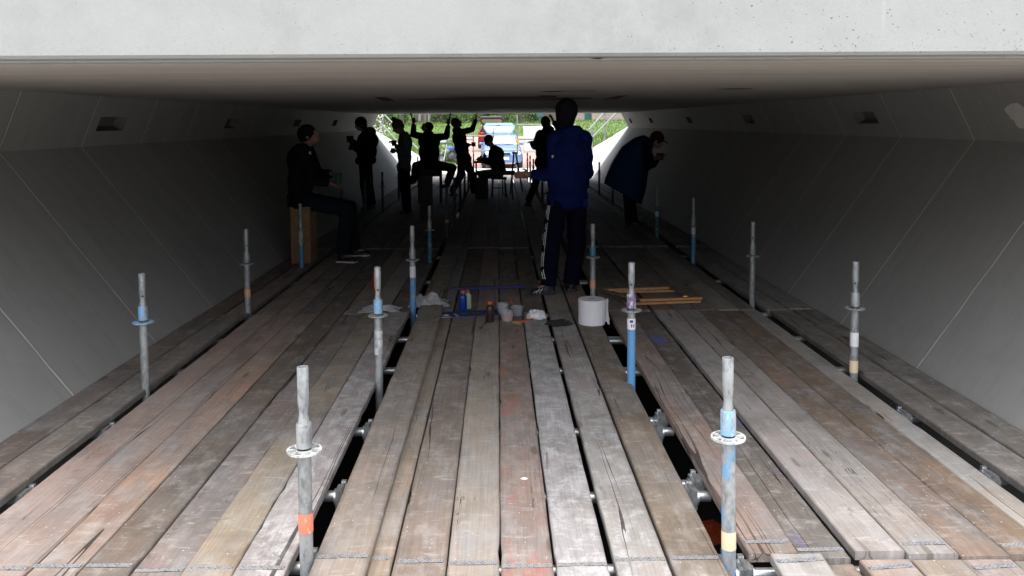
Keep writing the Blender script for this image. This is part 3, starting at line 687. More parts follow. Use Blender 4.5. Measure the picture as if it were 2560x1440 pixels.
def hand(m, wr, d, n, side, s=1.0, curl=.45, fr=.0088):
    """palm, four bent fingers of different length and a thumb leaving the side of the palm"""
    d = Vector(d).normalized(); n = Vector(n); n = (n-d*n.dot(d)).normalized(); a = d.cross(n).normalized()
    rot = Matrix((a, d, n)).transposed()
    m.ell(wr+d*.045*s, (.041*s, .055*s, .018*s), rot, 12, 8); m.cap(wr-d*.02*s, wr+d*.02*s, .026*s, .026*s)
    for k, L in enumerate((.070, .080, .074, .058)):
        b = wr + d*.085*s + a*(-.031+.0205*k)*s*side*-1
        q1 = b + (d*math.cos(curl*.6)+n*math.sin(curl*.6))*L*.5*s; q2 = q1 + (d*math.cos(curl*1.8)+n*math.sin(curl*1.8))*L*.5*s
        m.cap(b-d*.02*s, q1, fr*s*1.08, fr*s); m.cap(q1, q2, fr*s, fr*.85*s)
    tb = wr + d*.025*s + a*.032*s*side; t1 = tb + (a*side*.75+d*.65+n*.3).normalized()*.045*s; t2 = t1 + (d*.85+n*.45+a*side*.1).normalized()*.032*s
    m.cap(tb-a*side*.01*s, t1, .012*s, .0105*s); m.cap(t1, t2, .0105*s, .0085*s)
def person(label, J, look, s=1.0, top='black_fabric', legs='navy_fabric', hair=('hair', 'hair_dark', 'short'), up=None, hem=.06, sleeve=.055, legr=(.092, .072, .058), bulk=1.0, vox=.012, hands=None, skin='skin', shoe='shoe_black', fold=.012, curl=.5, collar=0):
    root = empty('person', label, 'person')
    J = {k: Vector(v) for k, v in J.items()}
    H = J['head']; look = Vector(look).normalized(); upv = Vector(up) if up else Vector((0, 0, 1)); 
    HR = basis(look.cross(upv), upv - look*upv.dot(look)); hx = lambda x, y, z: H + HR @ (Vector((x, y, z))*s)
    TR = basis(J['shR']-J['shL'], J['neck']-J['pelvis']); sx = lambda c, x, y, z: c + TR @ (Vector((x, y, z))*s)
    ch, pe = J['chest'], J['pelvis']; mid = (ch+pe)/2
    b = MB()
    b.ell(H+HR@Vector((0, -.012, .015))*s, (.076*s, .096*s, .105*s), HR, 20, 14); b.ell(hx(0, .022, -.045), (.058*s, .068*s, .068*s), HR)
    b.ell(hx(0, .062, -.088), (.026*s, .024*s, .02*s), HR, 10, 8)          # chin
    b.ell(hx(0, .098, -.022), (.013*s, .020*s, .024*s), HR, 10, 8); b.ell(hx(0, .085, .012), (.05*s, .014*s, .012*s), HR, 12, 6)
    b.ell(hx(0, .086, -.058), (.024*s, .011*s, .010*s), HR, 10, 6)
    for sd in (-1, 1):
        b.ell(hx(sd*.077, -.008, -.012), (.009*s, .020*s, .032*s), HR, 10, 8); b.ell(hx(sd*.03, .080, -.004), (.014*s, .012*s, .009*s), HR, 10, 6)
    b.cap(J['neck']-(J['neck']-ch).normalized()*.03, H-HR@Vector((0, .02, .05))*s, .062*s, .056*s)
    b.ell(ch, (.155*s, .10*s, .17*s), TR); b.ell(mid, (.135*s, .095*s, .15*s), TR); b.ell(pe, (.15*s, .11*s, .11*s), TR)
    b.cap(J['shL'], J['shR'], .055*s, .055*s); b.cap(ch, J['neck'], .08*s, .06*s)
    for q in 'LR':
        b.cap(J['sh'+q], J['el'+q], .047*s, .037*s); b.cap(J['el'+q], J['wr'+q], .038*s, .026*s)
        b.cap(J['hip'+q], J['kn'+q], .078*s, .052*s); b.cap(J['kn'+q], J['an'+q], .052*s, .036*s); b.cap(J['an'+q]-Vector((0, 0, .02)), J['an'+q].lerp(J['toe'+q]+Vector((0, 0, .03)), .6), .034*s, .022*s)
        hd = (hands or {}).get(q) or (J['wr'+q]-J['el'+q], Vector((0, 0, -1)) if abs((J['wr'+q]-J['el'+q]).normalized().z) < .8 else Vector((0, 1, 0)))
        hand(b, J['wr'+q], hd[0], hd[1], 1 if q == 'L' else -1, s, curl)
    skinned('body', b, skin, root, min(vox, .0085), 2)
    # garment on the upper body
    t = MB(); k = bulk
    t.ell(sx(ch, 0, -.005, 0), (.185*s*k, .135*s*k, .19*s), TR); t.ell(mid, (.176*s*k, .130*s*k, max(.17*s, (ch-pe).length*.62)), TR); t.ell(sx(pe, 0, 0, .01), (.175*s*k, .135*s*k, (.10+hem*.5)*s), TR)
    low = sx(pe, 0, 0, -hem); t.ell(low, (.172*s*k, .132*s*k, .06*s), TR)
    t.cap(J['shL'], J['shR'], .075*s, .075*s); t.tube(sx(ch, 0, 0, .1), J['neck']+(J['neck']-ch).normalized()*.015, .12*s, .078*s, 16)
    for q in 'LR':
        t.cap(J['sh'+q], J['el'+q], (sleeve+.018)*s, (sleeve+.004)*s); we = J['wr'+q]-(J['wr'+q]-J['el'+q]).normalized()*.01*s
        t.cap(J['el'+q], J['el'+q].lerp(we, .55), (sleeve+.006)*s, sleeve*.94*s); t.tube(J['el'+q].lerp(we, .5), we, sleeve*.95*s, sleeve*.78*s, 16)
    if collar:
        up_ = (J['neck']-ch).normalized(); t.tube(J['neck']-up_*.06*s, J['neck']+up_*.055*s, collar*1.35*s, collar*s, 18); t.ell(sx(J['neck'], .02, -.07, .01), (collar*1.15*s, collar*.75*s, .07*s), TR)
    skinned('jacket', t, top, root, vox, 3, fold)
    g = MB(); a, kk, c = legr
    g.ell(sx(pe, 0, 0, -.02), (.160*s, .125*s, .12*s), TR)
    for q in 'LR':
        g.cap(J['hip'+q], J['kn'+q], a*s, kk*s); an = J['an'+q]-(J['kn'+q]-J['an'+q]).normalized()*.012
        g.cap(J['kn'+q], J['kn'+q].lerp(an, .6), kk*s, (kk*.5+c*.5)*s); g.tube(J['kn'+q].lerp(an, .55), an, (kk*.5+c*.5)*s, c*s, 16)
    tr = skinned('trousers', g, legs, root, vox, 3, fold*.9)
    for q in 'LR':
        f = MB(); an, to = J['an'+q], J['toe'+q]; d = (to-an); d.z = 0; L = d.length; d.normalize(); zb = to.z
        R_ = basis(d.cross(Vector((0, 0, 1))), Vector((0, 0, 1)))
        heel = Vector((an.x, an.y, zb))-d*.045*s
        f.ell(heel+d*.05*s+Vector((0, 0, .045)), (.043*s, .07*s, .05*s), R_); f.ell(Vector((to.x, to.y, zb))-d*.06*s+Vector((0, 0, .03)), (.048*s, .075*s, .034*s), R_)
        f.cap(heel+d*.05*s+Vector((0, 0, .05)), Vector((to.x, to.y, zb))-d*.06*s+Vector((0, 0, .03)), .04*s, .032*s); f.tube(an+Vector((0, 0, .01)), an+Vector((0, 0, .085)), .046*s, .046*s, 14); f.cap(an+Vector((0, 0, .02)), heel+d*.05*s+Vector((0, 0, .05)), .043*s, .043*s)
        f.box(heel+d*(L*.5+.02)*1.0+Vector((0, 0, .014)), (.08*s, (L+.06)*1.0, .024), R_)
        sh = skinned('shoe', f, shoe, root, .008, 2)
        so = MB(); so.box(heel+d*(L*.5+.02)+Vector((0, 0, .008)), (.088*s, (L+.075), .016), R_); obj('sole', so, 'sole_' + ('white' if shoe == 'shoe_black_white' else 'dark'), sh)
    if hair:
        h = MB(); nm, hm, st = hair
        if st in ('beanie', 'cap', 'short', 'bun', 'hood', 'bob'):
            gr_ = {'beanie': 1.13, 'cap': 1.10, 'short': 1.07, 'bun': 1.08, 'hood': 1.2, 'bob': 1.16}[st]
            h.ell(hx(0, -.022, .030), (.082*gr_*s, .100*gr_*s, .098*gr_*s), HR, 18, 12)
            if st in ('short', 'bob', 'bun'): h.ell(hx(0, -.045, -.02), (.078*gr_*s, .07*gr_*s, .07*gr_*s), HR)
            if st == 'cap': h.ell(hx(0, .11, .045), (.06*s, .065*s, .010*s), HR, 14, 6)
            if st == 'bob': h.ell(hx(0, -.04, -.06), (.095*s, .07*s, .09*s), HR)
            if st == 'hood': h.cap(hx(0, -.02, -.02), hx(0, -.02, -.07), .097*s, .088*s); h.ell(hx(0, -.09, .0), (.05*s, .035*s, .09*s), HR)
            if st == 'bun': h.ell(hx(0, -.02, .155), (.045*s, .045*s, .045*s), HR); h.ell(hx(.03, -.04, .13), (.03*s, .03*s, .03*s), HR)
        skinned(nm, h, hm, root, .008, 2, .006 if st in ('short', 'bob', 'bun') else 0)
    root['_J'] = 0; del root['_J']
    return root, tr
plain('sole_white', (.62, .60, .56), .6); plain('sole_dark', (.02, .02, .022), .6)
def Jset(Y, **kw):
    o = {}
    for k, v in kw.items():
        o[k] = W(v[0], v[1], v[2] if len(v) > 2 else Y)
    for q in 'LR':
        p = o['toe'+q]; p.z = v_[q] if (v_ := kw.get('zf', None)) else 0.0
    return o
def ground_feet(J, z=0.0):
    for q in 'LR':
        J['toe'+q].z = z; 
        J['an'+q].z = max(J['an'+q].z, z+.075)
        J['an'+q].z = min(J['an'+q].z, z+.11)
    return J
def JS(Y, z=0.0, seated=False, **kw):
    o = {k: W(v[0], v[1], v[2] if len(v) > 2 else Y) for k, v in kw.items()}
    return ground_feet(o, z) if z is not None else o
# man in royal blue jacket and striped tracksuit trousers, back to us
J = JS(7.85, head=(1412, 283), neck=(1420, 334), chest=(1423, 385), pelvis=(1419, 498), shL=(1386, 348, 7.82), shR=(1460, 344, 7.9), elL=(1384, 438, 7.78), wrL=(1326, 437, 7.86), elR=(1467, 432, 7.98), wrR=(1440, 450, 8.18),
       hipL=(1396, 505, 7.8), hipR=(1440, 505, 7.9), knL=(1378, 612, 7.74), knR=(1442, 612, 7.92), anL=(1371, 710, 7.72), anR=(1427, 706, 7.86), toeL=(1331, 735, 7.70), toeR=(1421, 722, 8.02))
pb, tr = person('person seen from behind in a royal blue jacket and black tracksuit trousers with white stripes', J, (-.55, .8, .18), 1.0, 'royal_blue_fabric', 'navy_fabric', ('hood', 'black_fabric', 'hood'), hem=.05, sleeve=.060, legr=(.100, .088, .074), bulk=1.18, vox=.009, hands={'L': ((-1, .05, .02), (.1, -.9, -.35))}, shoe='shoe_black_white' if 'shoe_black_white' in MAT else 'shoe_black', fold=.026, curl=.35, collar=.098)
bpy.context.view_layer.update()
def on_surface(target, px, py, off):
    """point of the garment's surface seen at this place, lifted by off"""
    ev = target.evaluated_get(bpy.context.evaluated_depsgraph_get()); d = ray(px, py).normalized()
    hit, loc, nor, _ = ev.ray_cast(CPOS, d)
    return (loc + nor*off) if hit else None
m = MB()
base = [(1370, 514), (1364, 545), (1358, 585), (1353, 625), (1349, 655), (1349, 680), (1353, 702)]
for k in range(3):
    L_, last = [], None
    for i in range(6):
        for t in range(5):
            f = (i+t/5)/6; x = base[i][0]+(base[i+1][0]-base[i][0])*t/5; y = base[i][1]+(base[i+1][1]-base[i][1])*t/5
            sp = 2.6+2.6*f; q0, q1 = on_surface(tr, x+k*sp, y, .004), on_surface(tr, x+k*sp+1.5+.5*f, y, .004)
            if q0 and q1 and (q0-q1).length < .03: L_.append((q0, q1))
    vs = [q for p in L_ for q in p]
    m.add(vs, [(2*i, 2*i+1, 2*i+3, 2*i+2) for i in range(len(L_)-1) if (L_[i][0]-L_[i+1][0]).length < .06])
obj('side_stripes', m, 'white_trim', tr)
# jacket hem tabs and shoe marks
m = MB()
for x in (1382, 1464):
    a, b_ = W(x-4, 498, 7.68), W(x+5, 498, 7.68); c, d = W(x+2, 516, 7.68), W(x-5, 514, 7.68)
    m.add([a, b_, c, d] + [p+Vector((0, .012, 0)) for p in (a, b_, c, d)], [(0, 1, 2, 3), (7, 6, 5, 4), (0, 4, 5, 1), (2, 6, 7, 3), (1, 5, 6, 2), (0, 3, 7, 4)])
obj('drawcord_tab', m, 'royal_blue_fabric', pb)
shl = [c for c in pb.children if c.name.startswith('shoe')][0]
m = MB()
for a, b_ in (((1329, 733), (1356, 724)), ((1338, 738), (1350, 720)), ((1346, 737), (1357, 721)), ((1331, 735), (1362, 735))):
    pts = [on_surface(shl, a[0]+(b_[0]-a[0])*i/6, a[1]+(b_[1]-a[1])*i/6, .001) for i in range(7)]; pts = [p for p in pts if p]
    for p, q in zip(pts[:-1], pts[1:]):
        if (p-q).length < .04: m.tube(p, q, .0022, .0022, 6)
if m.v: obj('shoe_mark', m, 'white_trim', shl)
m = MB(); p = W(1377, 391, 7.70); m.ell(p, (.012, .004, .014), None, 10, 6); j_ = [c for c in pb.children if c.name.startswith('jacket')][0]
bd = obj('badge', m, 'sole_white', j_); wr2 = bd.modifiers.new('fit', 'SHRINKWRAP'); wr2.target = j_; wr2.wrap_mode = 'ABOVE_SURFACE'; wr2.offset = .002
rebase(pb, (.65, 7.8, 0))
# man seated on the upright crate
J = JS(9.7, None, head=(774, 338), neck=(758, 368), chest=(753, 400), pelvis=(752, 498), shR=(757, 376, 9.52), shL=(768, 374, 9.88), elR=(778, 448, 9.47), wrR=(822, 458, 9.58), elL=(795, 436, 9.95), wrL=(828, 434, 9.82),
       hipR=(758, 502, 9.62), hipL=(764, 500, 9.85), knR=(866, 524, 9.58), knL=(876, 518, 9.95), anR=(856, 634, 9.6), anL=(886, 620, 10.05), toeR=(888, 651, 9.55), toeL=(922, 635, 10.05))
J = ground_feet(J)
plain('shoe_dark_blue', (.012, .014, .03), .6); MAT['sole_pale'] = MAT['sole_white']
ps, tr = person('person in dark jacket and beanie seated on an upright wooden crate, looking up', J, (.80, -.15, .42), 1.02, 'black_fabric', 'charcoal_fabric', ('beanie', 'black_fabric', 'beanie'), hem=.07, sleeve=.062, bulk=1.15, vox=.011, legr=(.10, .08, .07), fold=.02, curl=.9)
for c in ps.children:
    if c.name.startswith('shoe'):
        for d in c.children: d.data.materials[0] = MAT['sole_white']
m = MB(); m.ell(W(771, 384, 9.50), (.022, .02, .018), None, 10, 6); j_ = [c for c in ps.children if c.name.startswith('jacket')][0]
bd = obj('badge', m, 'sole_white', j_); wr2 = bd.modifiers.new('fit', 'SHRINKWRAP'); wr2.target = j_; wr2.wrap_mode = 'ABOVE_SURFACE'; wr2.offset = .002
rebase(ps, (-2.1, 9.7, 0))
# standing in profile, leaning back over a cup
J = JS(15.6, head=(901, 311), neck=(911, 329), chest=(919, 352), pelvis=(914, 402), shL=(915, 338, 15.42), shR=(919, 338, 15.78), elL=(904, 374, 15.38), wrL=(886, 370, 15.5), elR=(896, 368, 15.85), wrR=(880, 354, 15.68),
       hipL=(911, 408, 15.5), hipR=(917, 408, 15.7), knL=(911, 462, 15.5), knR=(922, 462, 15.75), anL=(919, 514, 15.45), anR=(930, 514, 15.75), toeL=(906, 522, 15.4), toeR=(918, 520, 15.75))
p_, _ = person('person in thick hooded coat bent over a cup by the pale wall', J, (-.85, -.2, -.30), 1.0, 'black_fabric', 'black_fabric', ('hair', 'hair_dark', 'bob'), hem=.02, bulk=1.5, sleeve=.08, legr=(.105, .085, .08), curl=.9)
m = MB(); m.ell(W(926, 330, 15.6), (.11, .13, .10)); skinned('hood', m, 'brown_fabric', [c for c in p_.children if c.name.startswith('jacket')][0], .012)
rebase(p_, (J['pelvis'].x, 15.6, 0))
# woman with a bun, head bowed
J = JS(14.9, head=(994, 317), neck=(1007, 334), chest=(1012, 358), pelvis=(1010, 418), shL=(1013, 344, 14.72), shR=(1013, 344, 15.06), elL=(1018, 388, 14.68), wrL=(992, 378, 14.8), elR=(1008, 384, 15.1), wrR=(988, 362, 15.0),
       hipL=(1007, 428, 14.8), hipR=(1012, 428, 15.0), knL=(1010, 478, 14.78), knR=(1017, 478, 15.0), anL=(1015, 524, 14.8), anR=(1021, 520, 15.05), toeL=(1002, 531, 14.75), toeR=(1008, 527, 15.0))
p_, _ = person('person with a bun and grey knitted top, head bowed over a cup', J, (-.78, -.1, -.55), 1.0, 'grey_knit', 'navy_fabric', ('hair', 'hair_brown', 'bun'), hem=.05, bulk=.98, sleeve=.05, legr=(.095, .068, .055), curl=.9, fold=.02)
rebase(p_, (J['pelvis'].x, 14.9, 0))
# astride a bench, both arms raised to the ceiling
J = JS(16.7, None, head=(1067, 318), neck=(1072, 335), chest=(1073, 354), pelvis=(1073, 408), shR=(1054, 341, 16.65), shL=(1093, 343, 16.7), elR=(1033, 336, 16.55), wrR=(1034, 309, 16.6), elL=(1116, 341, 16.6), wrL=(1121, 312, 16.6),
       hipR=(1063, 412, 16.6), hipL=(1083, 412, 16.7), knR=(1040, 414, 16.3), knL=(1132, 420, 16.45), anR=(1034, 452, 16.35), anL=(1118, 458, 16.5), toeR=(1026, 461, 16.15), toeL=(1107, 470, 16.3))
p_, _ = person('person seated astride a bench with both arms raised, scraping the ceiling', J, (-.62, -.35, .70), .98, 'black_fabric', 'black_fabric', ('hair', 'hair_dark', 'short'), up=(.5, .1, 1), hem=.07, bulk=1.25, sleeve=.062, legr=(.11, .085, .07), collar=.085, hands={'R': ((0, 0, 1), (0, 1, 0)), 'L': ((0, 0, 1), (0, 1, 0))}, curl=1.1)
rebase(p_, (J['pelvis'].x, 16.7, 0))
for i, (a, b_, nm) in enumerate((((1027, 284.5), (1038, 318), 'in the hand nearer the bunned person'), ((1126, 284.5), (1117, 322), 'in the hand nearer the leaning man'))):
    m = MB(); p, q = W(*a, 16.62), W(*b_, 16.62); p.z = min(p.z, CZ-.008); c = p.lerp(q, .35); m.tube(p, c, .009, .011, 8); m.tube(c, q, .014, .011, 8); m.box(p, (.035, .01, .03))
    o = obj('brush', m, 'black_fabric', smooth=True); settle(o, q); tag(o, f'long thin brush touching the ceiling, {nm}', 'brush', 'brushes held by the seated ceiling painter')
# leaning man reaching up
J = JS(18.2, head=(1142, 308), neck=(1145, 326), chest=(1149, 346), pelvis=(1159, 394), shR=(1149, 331, 18.02), shL=(1153, 330, 18.38), elR=(1160, 364, 17.92), wrR=(1174, 362, 18.0), elL=(1180, 324, 18.4), wrL=(1190, 298, 18.42),
       hipR=(1156, 400, 18.1), hipL=(1162, 400, 18.3), knR=(1151, 440, 18.0), knL=(1181, 438, 18.35), anR=(1131, 474, 18.3), anL=(1184, 478, 18.6), toeR=(1140, 482, 18.4), toeL=(1198, 484, 18.6))
p_, _ = person('person leaning back with one hand flat on the ceiling and a cup in the other', J, (.85, -.1, .45), .98, 'black_fabric', 'black_fabric', ('hair', 'hair_dark', 'short'), up=(-.4, 0, 1), hem=.05, bulk=1.22, sleeve=.060, legr=(.11, .085, .07), collar=.08, hands={'L': ((.1, 0, 1), (1, 0, 0)), 'R': ((1, 0, 0), (0, 0, -1))}, curl=.5)
rebase(p_, (J['pelvis'].x, 18.3, 0))
# seated at the table in a cap
J = JS(18.0, None, head=(1221, 352), neck=(1231, 368), chest=(1240, 386), pelvis=(1246, 430), shL=(1237, 377, 17.85), shR=(1237, 377, 18.2), elL=(1236, 408, 17.78), wrL=(1208, 403, 17.95), elR=(1226, 402, 18.2), wrR=(1203, 399, 18.25),
       hipL=(1243, 434, 17.88), hipR=(1243, 434, 18.1), knL=(1206, 437, 17.8), knR=(1203, 435, 18.2), anL=(1208, 480, 17.8), anR=(1214, 478, 18.2), toeL=(1192, 488, 17.8), toeR=(1200, 486, 18.2))
J = ground_feet(J)
p_, _ = person('person in a peaked cap seated at the small table, head bowed', J, (-.85, -.1, -.45), .95, 'black_fabric', 'black_fabric', ('cap', 'black_fabric', 'cap'), hem=.04, bulk=1.38, sleeve=.07, legr=(.12, .09, .08))
rebase(p_, (J['pelvis'].x, 18.0, 0))
# photographer beyond the man in blue
J = JS(16.0, head=(1366, 306), neck=(1369, 324), chest=(1370, 348), pelvis=(1364, 408), shL=(1350, 335, 16.0), shR=(1392, 335, 16.05), elL=(1337, 366, 15.85), wrL=(1330, 357, 16.05), elR=(1400, 325, 16.1), wrR=(1383, 303, 16.15),
       hipL=(1354, 414, 15.95), hipR=(1374, 414, 16.1), knL=(1338, 460, 15.9), knR=(1378, 460, 16.1), anL=(1321, 502, 15.9), anR=(1380, 502, 16.1), toeL=(1314, 510, 15.95), toeR=(1380, 508, 16.3))
p_, _ = person('person in a long dark coat reaching up beyond the one in royal blue', J, (.55, .75, .35), 1.0, 'black_fabric', 'black_fabric', ('hair', 'hair_dark', 'short'), hem=.16, bulk=1.28, sleeve=.066, collar=.09, legr=(.09, .07, .06), hands={'R': ((-.3, 0, 1), (-1, 0, 0))})
rebase(p_, (J['pelvis'].x, 16.0, 0))
# bent figure in a blue rain cape
J = JS(12.6, head=(1643, 351), neck=(1626, 354), chest=(1603, 376), pelvis=(1568, 432), shR=(1610, 366, 12.45), shL=(1614, 364, 12.78), elR=(1618, 418, 12.38), wrR=(1634, 400, 12.46), elL=(1630, 412, 12.8), wrL=(1646, 396, 12.74),
       hipR=(1567, 442, 12.5), hipL=(1571, 440, 12.72), knR=(1571, 500, 12.48), knL=(1577, 498, 12.74), anR=(1575, 556, 12.48), anL=(1583, 552, 12.78), toeR=(1603, 572, 12.42), toeL=(1616, 567, 12.75))
p_, _ = person('person in a loose blue rain cape bending forward by the wall recesses', J, (.80, -.15, -.50), 1.0, 'navy_fabric', 'black_fabric', ('beanie', 'hair_dark', 'cap'), hem=.0, sleeve=.055, bulk=1.0, legr=(.085, .075, .07), curl=1.0)
m = MB(); rings = [((1611, 338), (1634, 354), .09), ((1588, 345), (1630, 370), .20), ((1556, 368), (1622, 404), .26), ((1531, 408), (1617, 440), .29), ((1514, 446), (1611, 476), .31), ((1511, 459), (1600, 511), .32)]
N = 40; vs = []; sub = []
for (a, b_, ry), (c, d, rz) in zip(rings[:-1], rings[1:]):
    for t in range(5): t /= 5; sub.append(((a[0]+(c[0]-a[0])*t, a[1]+(c[1]-a[1])*t), (b_[0]+(d[0]-b_[0])*t, b_[1]+(d[1]-b_[1])*t), ry+(rz-ry)*t))
sub.append(rings[-1])
for k, (a, b_, ry) in enumerate(sub):
    A, B = W(*a, 12.62), W(*b_, 12.62); c = (A+B)/2; ax = (B-A)/2
    for i in range(N):
        t = 2*math.pi*i/N; fr_ = 1+.05*math.sin(7*t+k*.1)*k/len(sub)+.03*math.sin(13*t)*k/len(sub); vs.append(c + ax*math.cos(t)*fr_ + Vector((0, ry*math.sin(t)*fr_, 0)))
K = len(sub)
m.add(vs, [(k*N+i, k*N+(i+1) % N, (k+1)*N+(i+1) % N, (k+1)*N+i) for k in range(K-1) for i in range(N)] + [tuple(range(N))])
o = obj('rain_cape', m, 'blue_raincoat', p_, True); sm_ = o.modifiers.new('s', 'SOLIDIFY'); sm_.thickness = .008
rebase(p_, (J['pelvis'].x, 12.6, 0))
# cups and small things held
def cup(px, py, Y, label, r=.036, h=.085, mat='dark_cup'):
    p = W(px, py, Y); m = MB(); m.lathe([(r*.8, 0), (r, h), (r*1.06, h+.003), (r*.94, h+.003), (r*.74, .006)], p - Vector((0, 0, h/2)), 18, True, True)
    o = obj('cup', m, mat, smooth=True); settle(o, p); return tag(o, label, 'cup', 'cups held by the group')
plain('dark_cup', (.02, .015, .015), .5); plain('green_cup', (.02, .09, .06), .5); plain('tan_cup', (.25, .2, .15), .6)
cup(845, 446, 9.7, 'dark green cup held by the seated man in the beanie', .045, .12, 'green_cup')
cup(880, 369, 15.5, 'dark tub held by the person in thick hooded coat', .055, .09)
cup(875, 348, 15.6, 'round dark mitten-sized tub raised by the person in thick hooded coat', .07, .12)
cup(983, 377, 14.85, 'cup held low by the person with a bun', .045, .09, 'tan_cup')
cup(985, 358, 15.0, 'dark mug held high by the person with a bun', .05, .10)
cup(1184, 361, 18.0, 'dark red cup held by the leaning man', .05, .09)
cup(1650, 392, 12.55, 'dark tub held by the bent figure', .06, .10)
m = MB(); p = W(1376, 290, 16.15); m.bar(W(1384, 305, 16.15), p, .03, .03); m.box(p, (.06, .04, .04)); tag(settle(obj('paint_roller', m, 'black_fabric'), p), 'short dark tool raised beside the head of the long-coated person', 'tool')
# ------------------------------------------------------------------ things on the deck
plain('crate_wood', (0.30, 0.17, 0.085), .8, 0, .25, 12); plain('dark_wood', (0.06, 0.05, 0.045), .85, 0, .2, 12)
plain('frame_pine', (0.42, 0.22, 0.09), .65, 0, .2, 18); plain('frame_dirty', (0.12, 0.09, 0.08), .8, 0, .5, 24)
plain('tissue', (0.66, 0.66, 0.68), .95, 0, .05); plain('grey_rag', (0.38, 0.38, 0.40), .95, 0, .15, 12); plain('black_rag', (0.022, 0.022, 0.024), .95)
plain('blue_plastic', (0.010, 0.035, 0.24), .25, 0, .05); plain('orange_cap', (0.55, 0.12, 0.03), .45, 0, .05); plain('pale_green_plastic', (0.40, 0.52, 0.40), .4, 0, .05)
plain('brown_bottle', (0.035, 0.018, 0.012), .3, 0, .05); plain('white_label', (.6, .6, .58), .6, 0, .05); plain('red_paint', (0.55, 0.07, 0.03), .4, 0, .1); plain('red_plastic', (0.38, 0.03, 0.012), .35, 0, .05)
t = NT('clear_plastic'); t.set(t.b.inputs['Alpha'], .30); MAT['clear_plastic'] = t.out((.55, .57, .62), .15)
plain('pan_dark', (0.02, .02, .025), .4); plain('scrap_wood', (.45, .27, .10), .8, 0, .2, 20)
def box_crate(px0, px1, pyb, pyt, Y, depth, label, mat):
    a, b = W(px0, pyb, Y), W(px1, pyt, Y); x0, x1, h = a.x, b.x, b.z
    root = empty('wooden_crate', label, 'crate'); th = .018
    m = MB(); m.box(((x0+x1)/2, Y+th/2, h/2), (x1-x0, th, h-.002)); obj('front_panel', m, mat, root)
    m = MB(); m.box(((x0+x1)/2, Y+depth-th/2, h/2), (x1-x0, th, h-.002)); obj('back_panel', m, mat, root)
    for x in (x0+th/2, x1-th/2):
        m = MB(); m.box((x, Y+depth/2, h/2), (th, depth-2*th-.004, h-.006)); obj('side_panel', m, mat, root)
    m = MB(); m.box(((x0+x1)/2, Y+depth/2, h+.008), (x1-x0+.01, depth+.01, .018)); obj('lid', m, mat, root)
    return rebase(root, ((x0+x1)/2, Y+depth/2, 0))
box_crate(729, 774, 655, 521, 9.52, .34, 'tall pine crate under the seated man, set on end', 'crate_wood')
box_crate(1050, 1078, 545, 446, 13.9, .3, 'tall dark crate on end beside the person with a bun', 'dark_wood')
b_ = empty('bench', 'low dark bench with thin legs under the person astride', 'bench')
m = MB(); a, c = W(1045, 421, 16.7), W(1104, 436, 16.7); zt = .655
m.box(((a.x+c.x)/2, 16.75, zt-.06), (c.x-a.x, .30, .12)); obj('seat', m, 'dark_wood', b_)
for x in (a.x+.02, c.x-.02):
    for y in (16.63, 16.87):
        m = MB(); m.bar((x, y, 0), (x, y, zt-.12), .04, .04); obj('leg', m, 'dark_wood', b_)
rebase(b_, ((a.x+c.x)/2, 16.75, 0))
# footrest block for the person astride (shoes hang on the posts' ledger)
t_ = empty('table', 'small dark folding table with bottle and bag on it', 'table')
a, c = W(1184, 403, 18.55), W(1262, 403, 18.55); zt = .73
m = MB(); m.box(((a.x+c.x)/2, 18.75, zt-.015), (c.x-a.x, .5, .03)); obj('table_top', m, 'dark_wood', t_)
for x in (a.x+.05, c.x-.05):
    for y in (18.55, 18.95):
        m = MB(); m.tube((x, y, 0), (x, y, zt-.03), .015, .015, 8); obj('leg', m, 'dark_steel', t_)
rebase(t_, ((a.x+c.x)/2, 18.75, 0))
m = MB(); p = W(1212, 402, 18.62); p.z = .73; m.lathe([(.04, 0), (.042, .02), (.042, .13), (.03, .16), (.014, .18), (.014, .20)], p, 16); o = obj('bottle', m, 'pale_green_plastic', smooth=True); tag(settle(o, p), 'clear green-tinted water bottle on the small table', 'bottle')
m = MB(); p = W(1199, 402, 18.65); p.z = .73
m.ell(p+Vector((0, 0, .05)), (.07, .05, .06)); m.ell(p+Vector((.03, 0, .09)), (.03, .03, .05)); o = skinned('plastic_bag', m, 'tissue', None, .008, 2, .03) if False else obj('plastic_bag', m, 'tissue', smooth=True); tag(settle(o, p), 'crumpled white plastic bag on the small table', 'bag')
# stool under the seated person in a cap
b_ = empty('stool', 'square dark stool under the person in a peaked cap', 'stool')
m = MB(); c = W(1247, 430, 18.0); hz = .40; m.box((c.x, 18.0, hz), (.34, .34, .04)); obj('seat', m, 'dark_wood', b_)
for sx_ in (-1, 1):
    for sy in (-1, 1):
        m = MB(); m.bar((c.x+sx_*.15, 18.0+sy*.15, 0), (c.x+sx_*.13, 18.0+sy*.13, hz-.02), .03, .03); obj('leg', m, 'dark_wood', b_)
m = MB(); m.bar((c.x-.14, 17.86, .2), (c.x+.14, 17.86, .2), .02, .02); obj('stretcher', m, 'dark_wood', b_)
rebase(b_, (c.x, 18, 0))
# wide board laid across trestle behind the outstretched hand
b_ = empty('trestle_board', 'dark board on a trestle between the cap wearer and the outstretched hand', 'trestle')
a, c = W(1190, 424, 17.3), W(1288, 430, 17.3)
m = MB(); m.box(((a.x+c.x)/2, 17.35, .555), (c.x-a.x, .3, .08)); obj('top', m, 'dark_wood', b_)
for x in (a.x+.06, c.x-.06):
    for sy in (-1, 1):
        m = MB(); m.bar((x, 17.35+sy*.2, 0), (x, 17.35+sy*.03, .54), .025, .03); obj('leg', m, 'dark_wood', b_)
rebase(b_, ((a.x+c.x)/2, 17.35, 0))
box_crate(1188, 1220, 494, 448, 17.42, .3, 'dark storage box under the long trestle board', 'dark_wood')
